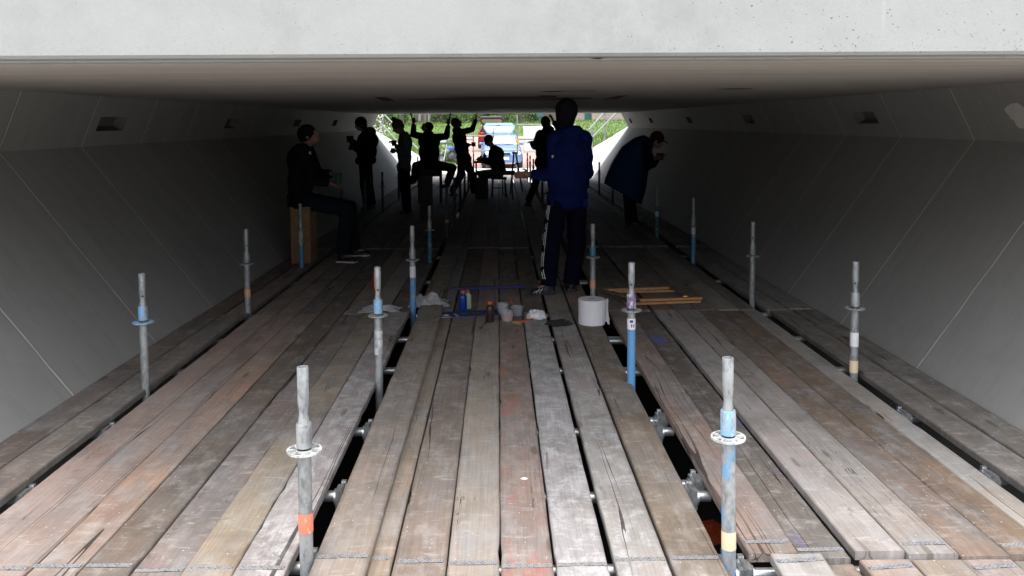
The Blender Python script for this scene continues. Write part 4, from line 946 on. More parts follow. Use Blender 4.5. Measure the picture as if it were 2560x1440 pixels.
# step ladder
l_ = empty('step_ladder', 'open step ladder standing beyond the trestle board', 'ladder')
apex = W(1287, 383, 18.9); f0, f1 = W(1276, 480, 18.6), W(1306, 478, 19.3); f0.z = f1.z = 0
for dy, nm in ((-.2, 0), (.2, 1)):
    for f, o_x in ((f0, -.02), (f1, .02)):
        m = MB(); m.bar((f.x, f.y+dy, 0), (apex.x+o_x, apex.y+dy*.7, apex.z), .02, .04); obj('rail', m, 'dark_wood', l_)
for k in range(1, 4):
    q = f0.lerp(apex, k/4.2); m = MB(); m.box((q.x, q.y, q.z), (.07, .36, .02)); obj('step', m, 'dark_wood', l_)
m = MB(); m.box(apex+Vector((0, 0, .01)), (.12, .34, .03)); obj('top_step', m, 'dark_wood', l_)
rebase(l_, (apex.x, apex.y, 0))
# paper roll with its loose sheet
pr = empty('paper_roll', 'large white paper roll standing on end with a loose sheet', 'paper roll')
c = G(1482, 815, 0); c.y += .08; c = Vector((c.x, c.y, 0)); r0 = .106; hh = .200
m = MB(); m.lathe([(.022, .004), (r0, 0.0), (r0, hh-.002), (r0-.002, hh), (.022, hh)], c, 48, False, False); m.lathe([(.022, 0), (.022, hh)], c, 16, False, False); obj('paper', m, 'paper_white' if 'paper_white' in MAT else plain('paper_white', (.70, .70, .72), .9, 0, .03), pr, True)
m = MB(); m.lathe([(.0225, .001), (.0225, hh+.001), (.0185, hh+.001), (.0185, .001)], c, 20, False, False); obj('cardboard_core', m, plain('cardboard', (.32, .28, .25), .9), pr, True)
m = MB()
def sh(u, v):
    a = R(25)-R(60)*(1-u); x = c.x + .04 + .095*u; y = c.y - .100 + .05*u
    return (x+.004*math.sin(v*5), y+.012*math.sin(u*9+v*3), hh*(1-v)*(1-.15*u*u) - .012*u*v*(1-v)*4 - (.03*u if v > .9 else 0)*(v-.9)*5 + .003)
def sh(u, v):
    th = R(-55)+R(75)*min(u*1.6, 1); rr = r0+.004+max(0, u-.45)*.085
    x = c.x+rr*math.cos(th); y = c.y+rr*math.sin(th); z = hh*(1-v) + .002 - .008*u - .012*u*u*(1-v)
    return (x+.010*math.sin(v*3+u*4)*u, y, max(z - .035*u*u*v, -.02 if u > .8 else .003))
m.sheet(sh, 24, 16); o = obj('loose_sheet', m, 'paper_white', pr, True); s_ = o.modifiers.new('s', 'SOLIDIFY'); s_.thickness = .001
rebase(pr, c)
def bottle(px, py, h, r, body, cap, label, name='paint_bottle', lab=None):
    c = G(px, py, 0); c = Vector((c.x, c.y+r, 0)); root = empty(name, label, 'bottle')
    m = MB(); m.lathe([(r*.92, 0), (r, .006), (r, h*.66), (r*.92, h*.74), (r*.5, h*.84), (r*.42, h*.88)], c, 22); obj('body', m, body, root, True)
    m = MB(); m.lathe([(r*.55, h*.86), (r*.57, h*.865), (r*.55, h*.99), (r*.5, h)], c, 16); obj('cap', m, cap, root, True)
    if lab: m = MB(); m.lathe([(r*1.01, h*.2), (r*1.01, h*.55)], c, 22, False, False); obj('label', m, lab, root, True)
    return rebase(root, c)
bottle(1157, 778, .172, .034, 'blue_plastic', 'orange_cap', 'blue paint bottle with orange cap behind the painted board')
bottle(1169, 773, .160, .032, 'pale_green_plastic', 'orange_cap', 'pale green paint bottle half hidden by the blue one')
bottle(1225, 807, .168, .032, 'brown_bottle', 'orange_cap', 'dark brown paint bottle with orange cap before the painted board')
bottle(937, 727, .175, .034, 'red_plastic', 'red_plastic', 'dark red paint bottle behind the post with sticker flakes')
def tub(px, py, r, h, label, paint=None, mat='clear_plastic', fill=.6):
    c = G(px, py, 0); c = Vector((c.x, c.y+r, 0)); root = empty('plastic_tub', label, 'tub')
    m = MB(); m.lathe([(r*.82, 0), (r*.98, h), (r*1.06, h), (r*1.06, h+.004), (r*.95, h+.004), (r*.79, .003)], c, 24); obj('wall', m, mat, root, True)
    if paint: m = MB(); m.lathe([(r*.78, .004), (r*(.79+.15*fill), h*fill)], c, 24); obj('paint', m, paint, root, True)
    return rebase(root, c)
tub(1268, 806, .055, .075, 'clear tub half full of red paint', 'red_paint')
tub(1257, 787, .050, .080, 'empty clear tubs stacked behind the red paint tub', None)
tub(1294, 792, .052, .07, 'clear tub of dark paint holding the red brush', 'pan_dark', fill=.8)
br = empty('paint_brush', 'thin red paint brush leaning in the dark paint tub', 'brush')
a, c = G(1292, 790, 0), W(1272, 741, 7.05); a = Vector((a.x, a.y+.05, .03)); m = MB(); m.tube(a, c, .006, .0045, 10); obj('handle', m, 'red_paint', br, True)
m = MB(); m.tube(a-(c-a).normalized()*.02, a, .008, .007, 10); obj('bristle', m, 'black_rag', br); rebase(br, a)
# crumpled tissue, rags
def crumple(name, px, py, rx, ry, rz, mat, label, cat, seed, flat=1.0, amp=.45):
    c = G(px, py, 0); c = Vector((c.x, c.y+ry*.8, 0)); m = MB(); nu, nv = 40, 24
    m.ell((0, 0, 0), (1, 1, 1), None, nu, nv); vs = []
    for v in m.v:
        p = Vector(v); n_ = noise.noise(p*2.1+Vector((seed, 0, 0))) + .6*abs(noise.noise(p*5+Vector((0, seed, 0)))) + .3*noise.noise(p*11+Vector((0, 0, seed)))
        p *= 1+amp*n_; vs.append((c.x+p.x*rx, c.y+p.y*ry, max(.002, rz*.55+p.z*rz)))
    m.v = vs; return tag(settle(obj(name, m, mat, smooth=False), c), label, cat)
crumple('crumpled_tissue', 1342, 799, .068, .05, .04, 'tissue', 'crumpled white tissue ball lying beside the red brush tub', 'tissue', 2.2)
crumple('black_rag', 1398, 815, .095, .075, .018, 'black_rag', 'flat wet black rag lying before the striped trousers', 'rag', 6.1, amp=.4)
def rag(px, py, sx_, sy, hgt, label, seed, mat='grey_rag'):
    c = G(px, py, 0); m = MB()
    def f(u, v):
        x, y = (u-.5)*2, (v-.5)*2; edge = 1-max(abs(x), abs(y))**3
        nn = noise.noise(Vector((x*1.4+seed, y*1.4, 0))); z = hgt*max(0, (.45+.9*nn))*edge + hgt*.7*abs(noise.noise(Vector((x*3.4, y*3.4+seed, 3))))*edge + .012*abs(noise.noise(Vector((x*9, y*7, seed))))
        s1 = 1+.3*noise.noise(Vector((x*1.1, y*1.1, seed+5)))
        return (c.x+x*sx_*s1, c.y+.10+y*sy*s1+.06*nn, .004+z)
    m.sheet(f, 44, 36); o = obj('cloth', m, mat, smooth=True); q = o.modifiers.new('s', 'SOLIDIFY'); q.thickness = .002; return tag(settle(o, c), label, 'cloth')
rag(1070, 766, .175, .13, .075, 'crumpled pale grey cloth beside the blue-footed post', 3.3)
rag(948, 782, .17, .09, .035, 'thin pale rag behind the post with sticker flakes', 8.1)
# painted board and blue stick, scraps, spoon
def slab_from_px(pix, th, z0=.002):
    pts = [G(x, y, z0) for x, y in pix]; pts = [Vector((p.x, p.y, z0)) for p in pts]
    return pts, MB().prism([(p.x, p.y) for p in pts], th, Matrix.Translation((0, 0, z0)))
pbr = empty('painted_board', 'thin board painted blue, white and orange lying by the tubs', 'board')
pts, m = slab_from_px([(1087, 789), (1100, 797), (1248, 788), (1246, 777), (1100, 784)], .012); obj('panel', m, plain('board_blue', (.012, .035, .14), .6, 0, .4, 14), pbr)
def flat(pix, mat, name, par, z=.0175):
    P = [G(x, y, z) for x, y in pix]; P = [Vector((p.x, p.y, z)) for p in P]; mm = MB(); mm.add(P, [tuple(range(len(P)))]); mm.add([p-Vector((0, 0, .0008)) for p in P], [tuple(range(len(P)-1, -1, -1))]); return obj(name, mm, mat, par)
flat([(1092, 790), (1103, 785), (1107, 786), (1098, 790), (1112, 793), (1128, 791), (1130, 793), (1106, 795)], 'white_sticker', 'white_patch', pbr)
flat([(1106, 789), (1115, 785), (1124, 788), (1114, 791)], 'white_sticker', 'white_patch', pbr)
flat([(1133, 784), (1140, 783.4), (1148, 790), (1142, 791.5)], plain('board_sand', (.48, .34, .2), .7), 'sand_patch', pbr)
flat([(1150, 783), (1172, 781.5), (1178, 786), (1152, 788)], plain('board_green', (.03, .12, .09), .7), 'green_patch', pbr)
flat([(1180, 781.5), (1200, 780.5), (1204, 785), (1182, 786)], plain('board_brown', (.2, .1, .05), .7), 'brown_patch', pbr)
rebase(pbr, (pts[0].x, pts[0].y, 0))
m = MB(); a, c = G(1131, 722, .012), G(1311, 716, .012); m.bar(a, c, .035, .02); tag(settle(obj('painted_stick', m, plain('stick_blue', (.035, .03, .16), .7, 0, .3, 20)), a), 'long flat blue-violet stick lying behind the paint bottles', 'stick')
m = MB(); a, c = G(1202, 819, .006), G(1216, 804, .006); m.ell(a, (.018, .026, .006)); m.tube(a, c, .003, .003, 8); tag(settle(obj('spoon', m, 'dark_steel'), a), 'small metal spoon lying before the brown bottle', 'spoon')
m = MB(); m.bar(G(1283, 806, .008), G(1320, 801, .008), .03, .012); m.bar(G(1283, 806, .006), G(1302, 810, .006), .02, .008); tag(settle(obj('wood_scrap', m, 'scrap_wood'), G(1283, 806, .008)), 'small yellowish wood scrap beside the red paint tub', 'scrap')
m = MB(); m.bar(G(1300, 803, .02), G(1333, 797, .02), .02, .008); tag(settle(obj('scraper', m, 'red_paint'), G(1300, 803, .02)), 'small red-stained scraper on the wood scrap', 'tool')
crumple('leaf_scrap', 1311, 1200, .014, .010, .004, 'tissue', 'tiny pale chip lying on the red-stained board', 'chip', 4.1)
# stack of stretcher frames
def bars(prs, name, label, mats):
    root = empty('pine_stretcher', label, 'stretcher', 'wooden frames lying by the roll')
    for k, ((a, c), mt) in enumerate(zip(prs, mats)):
        m = MB(); m.bar(a, c, .034, .020); obj('frame_bar', m, mt, root)
    return rebase(root, prs[0][0])
z1, z2 = .012, .036
g = lambda x, y, z: G(x, y, z)
A, B, C_, D = g(1523, 729, z1), g(1690, 727, z1), g(1750, 753, z1), g(1566, 760, z1)
bars([((A), (B)), ((B+Vector((0, -.02, .0)), C_+Vector((0, .02, 0)))), ((C_, D)), ((D+Vector((0, .02, 0)), A+Vector((0, -.02, 0))))], 'f', 'lower long pine stretcher lying between the posts', ['frame_pine', 'frame_dirty', 'frame_pine', 'frame_dirty'])
A, B, C_, D = g(1508, 725, z2), g(1676, 719, z2), g(1754, 745, z2), g(1600, 750, z2)
bars([((A), (B)), ((B+Vector((0, -.02, .0)), C_+Vector((0, .02, 0)))), ((C_, D)), ((D+Vector((0, .02, 0)), A+Vector((0, -.02, 0))))], 'f', 'upper pine stretcher lying skewed on the lower one', ['frame_pine', 'frame_dirty', 'frame_pine', 'frame_dirty'])
m = MB(); m.ell(G(1714, 741, .05), (.028, .02, .014)); tag(obj('gold_lid', m, plain('gold', (.65, .42, .10), .4, .4)), 'small shiny gold lid resting on the frames', 'lid')
# ------------------------------------------------------------------ outside the far mouth
plain('car_blue', (0.11, 0.19, 0.38), .3, .3, .04, 3); plain('car_blue_light', (.32, .45, .66), .3, .2, .04); plain('car_red', (0.20, 0.012, 0.012), .3, .2, .04); plain('car_grey', (.06, .06, .07), .5)
plain('car_glass', (0.22, 0.30, 0.34), .08, .2, .1, 4); plain('tyre', (.02, .02, .02), .8); plain('rim_silver', (.4, .4, .42), .3, .7, .05); plain('lamp_red', (.45, .01, .01), .3); plain('lamp_clear', (.75, .8, .85), .15, .2, .05); plain('interior_dark', (.018, .018, .02), .8)
plain('plate_white', (.7, .7, .66), .5, 0, .03)
def station(prof):
    return prof
def car(label, body, flip, hatch_glass='car_glass', gate=None):
    """hatchback 3.9 m long; +y is the nose, origin on the ground under the middle. Tailgate raised."""
    root = empty('parked_car', label, 'car', 'cars parked beyond the underpass')
    # stations: y, half width low, half width belt, z sill, z belt (top of lower body)
    ST = [(1.95, .60, .55, .32, .56), (1.88, .76, .70, .24, .68), (1.6, .82, .78, .22, .80), (1.1, .84, .80, .20, .90), (.75, .84, .80, .20, .95), (0, .84, .80, .20, .96), (-1.0, .84, .80, .20, .97), (-1.6, .83, .79, .22, .98), (-1.88, .79, .74, .28, .96), (-1.95, .70, .66, .34, .90)]
    m = MB(); vs = []; K = 10
    for y, wl0, wb, zs, zb in ST:
        mz = (zs+zb)/2
        h = [(wl0*.94, zs), (wl0, zs+.08), (wl0+.015, mz), (wb, zb-.05), (wb*.93, zb)]
        ring = [(-x, y, z) for x, z in h] + [(x, y, z) for x, z in reversed(h)]; vs += ring
    n = len(ST)
    fs = [(k*K+i, k*K+(i+1) % K, (k+1)*K+(i+1) % K, (k+1)*K+i) for k in range(n-1) for i in range(K)] + [tuple(range(K)), tuple(range(n*K-1, (n-1)*K-1, -1))]
    m.add(vs, fs); obj('body', m, body, root, True)
    GS = [(.80, .76, .93, .93), (.22, .60, .93, 1.37), (-.4, .61, .93, 1.42), (-1.2, .60, .93, 1.40), (-1.55, .58, .93, 1.35)]
    m = MB(); vs = []
    for y, w, z0, z1_ in GS:
        vs += [(-.77 if y < .8 else -.76, y, z0), (-w, y, z1_-.04), (-w*.86, y, z1_), (w*.86, y, z1_), (w, y, z1_-.04), (.77 if y < .8 else .76, y, z0)]
    # roof, pillars as a cage: roof skin only
    fs = []
    for k in range(1, len(GS)-1): fs += [(k*6+i, k*6+i+1, (k+1)*6+i+1, (k+1)*6+i) for i in (1, 2, 3)]
    m.add(vs, fs)
    for sg in (-1, 1):
        for (y0, z0, x0), (y1_, z1_, x1_) in (((.80, .94, .74), (.22, 1.35, .59)), ((-.35, .95, .76), (-.40, 1.39, .60)), ((-1.70, .96, .74), (-1.5, 1.33, .58))):
            m.bar((sg*x0, y0, z0), (sg*x1_, y1_, z1_), .07, .06)
    obj('roof', m, body, root, True)
    m = MB(); m.add([(-.70, .79, .955), (.70, .79, .955), (.565, .24, 1.345), (-.565, .24, 1.345)], [(0, 1, 2, 3)]); m.add([(-.70, .78, .95), (.70, .78, .95), (.565, .23, 1.34), (-.565, .23, 1.34)], [(3, 2, 1, 0)]); ws = obj('windscreen', m, 'car_glass', root)
    m = MB(); m.bar((-.5, .80, .965), (.1, .74, 1.0), .015, .012); m.bar((.05, .80, .965), (.6, .74, 1.0), .015, .012); obj('wiper', m, 'tyre', ws)
    for sg in (-1, 1):
        for ya, yb in ((.62, -.32), (-.40, -1.45)):
            m = MB(); xa = .765; top = .60
            m.add([(sg*xa, ya, .96), (sg*xa, yb, .96), (sg*(top+.01), yb+.02, 1.35), (sg*(top+.01), min(ya, .20), 1.35)], [(0, 1, 2, 3)]); obj('side_window', m, 'car_glass', root)
        m = MB(); m.ell((sg*.87, .62, 1.0), (.10, .05, .065)); obj('wing_mirror', m, body, root, True)
        m = MB(); m.ell((sg*.60, 1.84, .62), (.17, .10, .085)); obj('headlight', m, 'lamp_clear', root, True)
        m = MB(); m.box((sg*.74, -1.90, .85), (.14, .12, .26)); obj('tail_light', m, 'lamp_red', root)
        for y in (1.22, -1.25):
            w_ = obj('wheel', MB().tube((sg*.70, y, .29), (sg*.86, y, .29), .29, .29, 24), 'tyre', root, True)
            m = MB(); m.tube((sg*.862, y, .29), (sg*.868, y, .29), .18, .18, 16); obj('rim', m, 'rim_silver', w_, True)
    m = MB(); m.box((0, 1.93, .40), (1.40, .10, .16)); obj('front_bumper', m, body, root)
    m = MB(); m.box((0, 1.945, .60), (.62, .06, .10)); obj('grille', m, 'interior_dark', root)
    m = MB(); m.box((0, 1.99, .42), (.50, .012, .11)); obj('number_plate', m, 'plate_white', root)
    m = MB(); m.box((0, -1.93, .45), (1.46, .14, .22)); obj('rear_bumper', m, body, root)
    m = MB(); m.add([(-.66, -1.955, .60), (.66, -1.955, .60), (.60, -1.60, 1.32), (-.60, -1.60, 1.32)], [(0, 1, 2, 3)]); m.add([(-.66, -1.95, .60), (.66, -1.95, .60), (.60, -1.59, 1.32), (-.60, -1.59, 1.32)], [(3, 2, 1, 0)]); obj('boot_opening', m, 'interior_dark', root)
    # raised tailgate: frame with window
    hg = Vector((0, -1.50, 1.40)); ang = R(28)
    def T(x, u, w): return hg + Vector((x, -u*math.cos(ang) + w*math.sin(ang), u*math.sin(ang) + w*math.cos(ang)))
    out = [(-.56, 0), (-.70, .45), (-.72, .62), (-.60, .98), (.60, .98), (.72, .62), (.70, .45), (.56, 0)]
    inn = [(-.50, .14), (-.60, .42), (-.60, .55), (-.52, .72), (.52, .72), (.60, .55), (.60, .42), (.50, .14)]
    m = MB(); vs = [T(x, u, .03) for x, u in out]+[T(x, u, .03) for x, u in inn]+[T(x, u, -.03) for x, u in out]+[T(x, u, -.03) for x, u in inn]; k = 8; fs = []
    for i in range(k):
        j = (i+1) % k; fs += [(i, j, k+j, k+i), (2*k+j, 2*k+i, 3*k+i, 3*k+j), (i, 2*k+i, 2*k+j, j), (k+j, 3*k+j, 3*k+i, k+i)]
    m.add(vs, fs); tg = obj('tailgate', m, gate or body, root)
    m = MB(); m.add([T(x, u, .0) for x, u in inn]+[T(x, u, -.008) for x, u in inn], [tuple(range(8)), tuple(range(15, 7, -1))]); obj('rear_window', m, hatch_glass, tg)
    m = MB(); m.bar(T(-.05, .72, .05), T(.38, .60, .05), .03, .02); obj('wiper', m, 'tyre', tg)
    return root
def place(root, x, y, rz, s=1.0, dz=0):
    root.location = (x, y, gz(x, y)+.045+dz); root.rotation_euler = (0, 0, rz); root.scale = (s, s, s)
c1 = car('light blue hatchback facing the underpass with its tailgate raised', 'car_blue', 1, 'lamp_clear')
place(c1, .10, 36.5, math.pi + R(2), 1.0)
c2 = car('dark red car parked tail-on behind the blue one with its boot open', 'car_red', 1, 'pale_green_plastic', 'car_grey')
place(c2, -.25, 50.5, R(-4), 1.0, .10)
# motorbike beside the path
mb = empty('motorbike', 'parked motorbike with a yellow and blue fairing beside the path', 'motorbike')
plain('fairing_yellow', (.16, .20, .08), .4); plain('fairing_blue', (.04, .10, .35), .4)
for y in (.70, -.70):
    w_ = MB()
    for i in range(24):
        a, b2 = 2*math.pi*i/24, 2*math.pi*(i+1)/24; w_.tube((0, y+.26*math.cos(a), .31+.26*math.sin(a)), (0, y+.26*math.cos(b2), .31+.26*math.sin(b2)), .045, .045, 8, False)
    w_ = obj('wheel', w_, 'tyre', mb, True); m = MB(); m.tube((-.03, y, .31), (.03, y, .31), .06, .06, 12)
    for i in range(8): a = math.pi*i/4; m.tube((0, y, .31), (0, y+.24*math.cos(a), .31+.24*math.sin(a)), .01, .01, 6)
    obj('rim', m, 'rim_silver', w_)
m = MB(); m.ell((0, 0, .48), (.17, .26, .20)); m.tube((-.2, -.1, .3), (.2, -.1, .3), .09, .09, 12); m.tube((.13, .2, .28), (.15, -.75, .36), .05, .05, 10); obj('engine', m, 'dark_steel', mb, True)
m = MB(); m.ell((0, .12, .82), (.16, .32, .13)); obj('tank', m, 'fairing_blue', mb, True)
m = MB(); m.ell((0, -.38, .84), (.15, .36, .07)); obj('seat', m, 'interior_dark', mb, True)
m = MB(); m.ell((0, .56, .92), (.11, .10, .10)); m.ell((0, .40, .72), (.16, .22, .12)); obj('fairing', m, 'fairing_yellow', mb, True)
m = MB(); m.add([(-.16, .62, 1.12), (.16, .62, 1.12), (.12, .42, 1.42), (-.12, .42, 1.42)], [(0, 1, 2, 3)]); m.add([(-.16, .61, 1.12), (.16, .61, 1.12), (.12, .41, 1.42), (-.12, .41, 1.42)], [(3, 2, 1, 0)]); obj('windshield', m, 'car_glass', mb)
m = MB(); m.tube((-.36, .42, 1.08), (.36, .42, 1.08), .018, .018, 8); m.ell((-.38, .50, 1.18), (.07, .02, .04)); m.ell((.38, .50, 1.18), (.07, .02, .04)); obj('handlebar', m, 'dark_steel', mb)
m = MB()
for sx_ in (-.09, .09): m.tube((sx_, .70, .31), (sx_, .46, 1.02), .025, .025, 8)
obj('fork', m, 'rim_silver', mb, True)
for sx_ in (-1, 1):
    m = MB(); m.box((sx_*.30, -.62, .66), (.20, .42, .34)); obj('pannier', m, 'dark_steel', mb)
px_, py_ = W(1127, 400, 36.0).x, 36.0
mb.location = (px_, py_, gz(px_, py_)+.06); mb.rotation_euler = (0, 0, R(150)); mb.scale = (.95,)*3
# scaffold guard rail across the far end and its banner
plain('rail_steel', (.20, .22, .21), .6, .1, .2, 20); plain('banner_white', (.78, .78, .80), .7, 0, .04, 3); plain('clamp_yellow', (.5, .42, .08), .6)
gr_ = empty('guard_rail', 'scaffold tube guard rail with yellow clamps across the far end of the deck', 'guard rail')
YR = 27.3
def rail(p, q, nm='rail', r=.024): m = MB(); m.tube(p, q, r, r, 10); return obj(nm, m, 'rail_steel', gr_, True)
for px, pt in ((1183, 322), (1293, 287), (1420, 300)):
    a = W(px, pt, YR); rail((a.x, YR, -.33), (a.x, YR, a.z), 'rail_post')
for (x0, x1, py) in ((1160, 1236, 340), (1180, 1300, 377), (1293, 1440, 312), (1293, 1335, 348), (1110, 1186, 349)):
    a, b2 = W(x0, py, YR-.05), W(x1, py, YR-.05); rail((a.x, YR-.05, a.z), (b2.x, YR-.05, b2.z))
a = W(1233, 319, YR); b2 = W(1233, 345, YR); rail((a.x, YR, b2.z), (a.x, YR, a.z), 'rail_stub')
for x, y in ((1293, 352), (1295, 358)):
    m = MB(); m.box(W(x, y, YR-.07), (.09, .05, .09)); obj('clamp', m, 'clamp_yellow', gr_)
rebase(gr_, (0, YR, -.33))
m = MB(); a, b2 = W(1308, 315, YR+.06), W(1435, 381, YR+.06)
m.sheet(lambda u, v: (a.x+(b2.x-a.x)*u, YR+.06+.012*math.sin(u*14)+.01*math.sin(v*5), b2.z+(a.z-b2.z)*v-.012*math.sin(u*math.pi*3)*v), 24, 8); o = obj('banner', m, 'banner_white', smooth=True); q = o.modifiers.new('s', 'SOLIDIFY'); q.thickness = .003
tag(o, 'plain white banner sheet tied to the guard rail', 'banner')
# sloping steel hand rails on the banks
def bank_rail(sg, label, pts, post):
    root = empty('hand_rail', label, 'hand rail')
    for (a, c) in pts:
        m = MB(); m.tube(W(*a), W(*c), .028, .028, 10); obj('rail', m, 'rail_steel', root, True)
    for a in post:
        p = W(*a); g0 = gz(p.x, p.y)-.05; m = MB(); m.tube((p.x, p.y, min(g0, p.z-.5)), p, .03, .03, 10); obj('rail_post', m, 'rail_steel', root, True)
    return rebase(root, (W(*post[0]).x, post[0][2], gz(W(*post[0]).x, post[0][2])))
bank_rail(-1, 'sloping steel hand rail on the grass bank beside the white blossom shrub', [((930, 286, 28.), (992, 352, 27.4)), ((958, 284, 28.), (1045, 372, 27.2))], [(957, 284, 28.), (993, 350, 27.4)])
bank_rail(1, 'sloping steel hand rail on the grass bank below the brick houses', [((1511, 280, 28.), (1472, 325, 27.4)), ((1543, 280, 28.), (1482, 342, 27.2))], [(1513, 280, 28.), (1480, 318, 27.4)])
# leaves: small faces in clumps
def leafmat(name, a, b2):
    t = NT(name); o_ = t.coord(); c = t.mix(t.ramp(t.noise(o_, 1.6, 4), .35, .65), a, b2)
    c = t.mix(t.ramp(t.noise(o_, 14, 3), .4, .7), c, tuple(v*1.3 for v in b2))
    t.set(t.b.inputs['Transmission Weight'], 0.0); MAT[name] = t.out(c, .7)
leafmat('leaf_green', (.05, .11, .022), (.10, .19, .035)); leafmat('leaf_dark', (.03, .065, .02), (.06, .11, .03)); leafmat('leaf_lime', (.045, .095, .010), (.10, .15, .022)); plain('blossom', (.72, .74, .62), .8, 0, .05); plain('bark', (.16, .13, .10), .9, 0, .3, 6); plain('bark_pale', (.34, .31, .27), .9, 0, .25, 6)
def leaves(c, rx, ry, rz, n, size, r, clumps=9):
    m = MB(); C = [Vector((r.uniform(-.75, .75), r.uniform(-.75, .75), r.uniform(-.6, .8))) for _ in range(clumps)]
    for i in range(n):
        q = C[i % clumps]; d = Vector((r.gauss(0, .22), r.gauss(0, .22), r.gauss(0, .20))); p = q+d
        P = Vector((c[0]+p.x*rx, c[1]+p.y*ry, c[2]+p.z*rz)); a = Vector((r.uniform(-1, 1), r.uniform(-1, 1), r.uniform(-.6, 1))).normalized(); u = a.orthogonal().normalized()*size*r.uniform(.6, 1.3); w = a.cross(u.normalized())*size*.55
        m.add([P-u, P+w, P+u, P-w], [(0, 1, 2, 3)])
    return m
def shrub(x, y, rx, ry, h, n, size, mat, label, seed, name='shrub', group='bushes along the field'):
    r = random.Random(seed); g0 = gz(x, y); root = empty(name, label, 'bush', group)
    m = MB()
    for i in range(5):
        a = r.uniform(0, 6.28); m.tube((0, 0, -.1), (math.cos(a)*rx*.4, math.sin(a)*ry*.4, h*.6), .05, .02, 6)
    obj('stem', m, 'bark', root)
    obj('crown', leaves((0, 0, h*.5), rx, ry, h*.55, n, size, r, 14), mat, root); root.location = (x, y, g0); return root
r = random.Random(5)
hx_ = [(1105, 96, 'round dark'), (1132, 99, 'low mid-green'), (1168, 97, 'broad bright'), (1212, 98, 'dense dark'), (1262, 97, 'long mid-green'), (1305, 95, 'rounded olive'), (1325, 99, 'small dark'), (1000, 92, 'loose dark'), (960, 90, 'tall dark')]
for i, (px, Y, nm) in enumerate(hx_):
    x = W(px, 300, Y).x; shrub(x, Y, 1.5, 1.2, 2.3+.3*(i % 3), 1300, .13, ['leaf_dark', 'leaf_green', 'leaf_green'][i % 3], f'{nm} bush at the field edge, {ORD[sorted(q[0] for q in hx_).index(px)]} from the white blossom', 40+i)
for i, px in enumerate((1012, 1025, 1036, 1049, 1062, 1073, 1088)):
    Y = 93+(i*37 % 7); x = W(px, 300, Y).x; g0 = gz(x, Y); root = empty('tree', f'slim {"pale" if i % 2 else "dark"} trunked tree, {ORD[i]} from the hand rail along the field edge', 'tree', 'trees at the field edge')
    m = MB(); m.tube((0, 0, -.2), (.1, 0, 3.4), .16, .10, 10); m.tube((.1, 0, 3.3), (.6, .2, 5.4), .09, .04, 8); m.tube((.1, 0, 3.3), (-.5, -.2, 5.6), .09, .04, 8); obj('trunk', m, 'bark_pale' if i % 2 else 'bark', root, True)
    obj('crown', leaves((0, 0, 5.6), 1.5, 1.5, 1.4, 500, .16, random.Random(70+i)), 'leaf_green', root); root.location = (x, Y, g0)
# white blossom shrub over the wing wall
x, Y = W(925, 318, 28.3).x, 28.3
bs = shrub(x-.15, Y, .62, .5, .95, 900, .05, 'leaf_lime', 'white-blossomed shrub hanging over the wing wall', 99, 'blossom_shrub', None)
obj('blossom', leaves((.12, -.1, .55), .62, .45, .5, 420, .045, random.Random(31), 16), 'blossom', bs)
bs.location.z = W(925, 330, Y).z-.25
# grass
def tufts(name, n, area, hgt, mat, label, seed, wd=.018):
    r = random.Random(seed); m = MB(); k = 0
    while k < n:
        x, y = area(r)
        z = gz(x, y)
        if z < -.9: continue
        a = r.uniform(0, 6.28); dx, dy = math.cos(a)*wd*(1+y/60), math.sin(a)*wd*(1+y/60); h = hgt*r.uniform(.5, 1.3); lx, ly = r.gauss(0, .22)*h, r.gauss(0, .22)*h
        m.add([(x-dx, y-dy, z-.03), (x+dx, y+dy, z-.03), (x+lx+dx*.3, y+ly, z+h)], [(0, 1, 2)]); k += 1
    return tag(obj(name, m, mat), label, kind='stuff')
def ar_bank(r):
    while True:
        y = r.uniform(24.4, 38); x = r.uniform(-8, 8)
        if abs(x) > 3.45+.0*y: return x, y
def ar_field(r):
    while True:
        y = 36+64*r.random()**1.4; x = r.uniform(-.24, .24)*y
        if not (-2.1-(max(0, y-50))*.07 < x < 2.8+max(0, y-50)*.18 and y < 80): return x, y
tufts('bank_grass', 11000, ar_bank, .26, 'leaf_lime', 'tall grass on the banks beside the far mouth', 3)
tufts('field_grass', 26000, ar_field, .22, 'leaf_lime', 'rough meadow grass beyond the path', 4, .022)
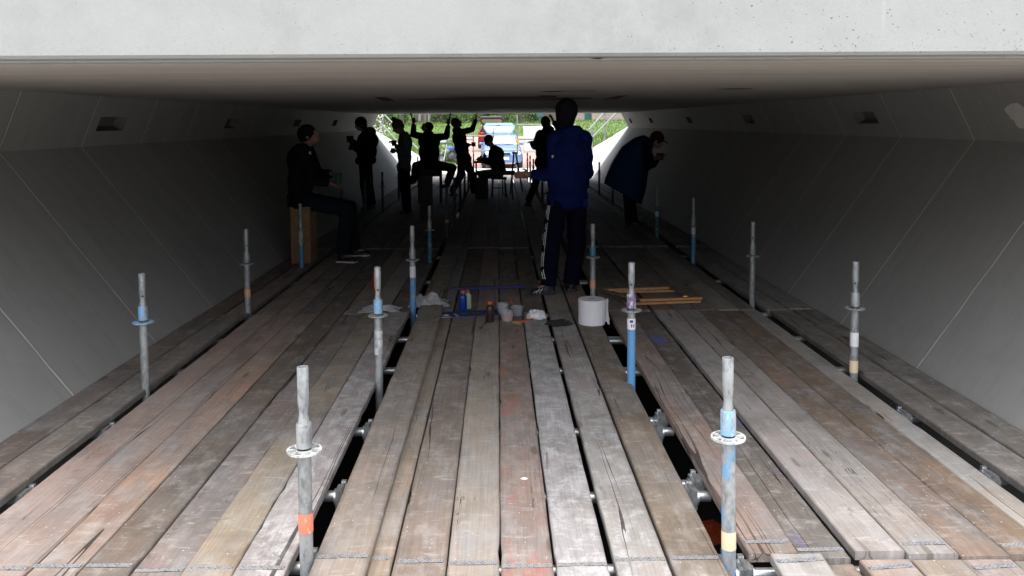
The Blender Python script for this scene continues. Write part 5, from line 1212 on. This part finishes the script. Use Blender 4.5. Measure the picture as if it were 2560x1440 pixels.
# brick houses beyond the field
plain('dark_brick', (.10, .075, .065), .9, 0, .25, 3); plain('pale_brick', (.30, .24, .21), .9, 0, .2, 3); plain('window_white', (.75, .75, .73), .6, 0, .03); plain('window_dark', (.04, .05, .06), .2); plain('door_teal', (.02, .10, .10), .6); plain('roof_dark', (.05, .045, .045), .8)
def house(x0, x1, Y, mat, label, wins, door=None):
    root = empty('row_house', label, 'house', 'houses beyond the field'); g0 = gz((x0+x1)/2, Y)-.2
    m = MB(); m.box(((x0+x1)/2, Y+4, g0+2.9), (x1-x0, 8, 5.8)); obj('wall', m, mat, root)
    m = MB(); zt = g0+5.8
    m.add([(x0-.3, Y-.4, zt), (x1+.3, Y-.4, zt), (x1+.3, Y+4, zt+3.2), (x0-.3, Y+4, zt+3.2), (x0-.3, Y+8.4, zt), (x1+.3, Y+8.4, zt)], [(0, 1, 2, 3), (3, 2, 5, 4), (0, 3, 4), (1, 5, 2), (0, 4, 5, 1)]); obj('roof', m, 'roof_dark', root)
    for px in wins:
        x = W(px, 290, Y).x
        for zc in (3.05, 5.6):
            zc2 = g0+zc-.55
            f = MB()
            for sx_ in (-.42, 0, .42): f.box((x+sx_, Y-.04, zc2), (.10, .10, 1.5))
            for sz in (-.75, .75): f.box((x, Y-.045, zc2+sz), (1.0, .10, .10))
            fo = obj('window', f, 'window_white', root); p = MB(); p.box((x, Y-.012, zc2), (.84, .02, 1.42)); obj('pane', p, 'window_dark', fo)
    if door:
        x = W(door, 290, Y).x; m = MB(); m.box((x, Y-.05, g0+1.6), (1.0, .10, 2.6)); d_ = obj('door', m, 'door_teal', root); m = MB(); m.box((x+.36, Y-.12, g0+1.5), (.06, .05, .06)); obj('handle', m, 'rim_silver', d_)
    return rebase(root, ((x0+x1)/2, Y, g0))
Yh = 118
house(W(1327, 290, Yh).x, W(1400, 290, Yh).x, Yh, 'dark_brick', 'dark brick house with a teal door above the banner', [1337, 1372, 1390], 1350)
house(W(1404, 290, Yh).x, W(1478, 290, Yh).x, Yh+1, 'pale_brick', 'paler brick house behind the hood of the one in blue', [1452, 1428], 1470)
house(W(1480, 290, Yh).x, W(1590, 290, Yh).x, Yh, 'pale_brick', 'pale brick house above the right-hand bank rail', [1494, 1518, 1545], None)
m = MB(); p = W(1350, 306, 60); g0 = gz(p.x, 60); m.tube((p.x, 60, g0), (p.x, 60, 2.35), .05, .05, 10); root = empty('sign_post', 'dark green sign post in the meadow grass', 'sign'); obj('post', m, 'leaf_dark', root, True)
m = MB(); m.box((p.x, 59.93, 2.2), (.5, .05, .35)); obj('sign_panel', m, 'door_teal', root); rebase(root, (p.x, 60, g0))
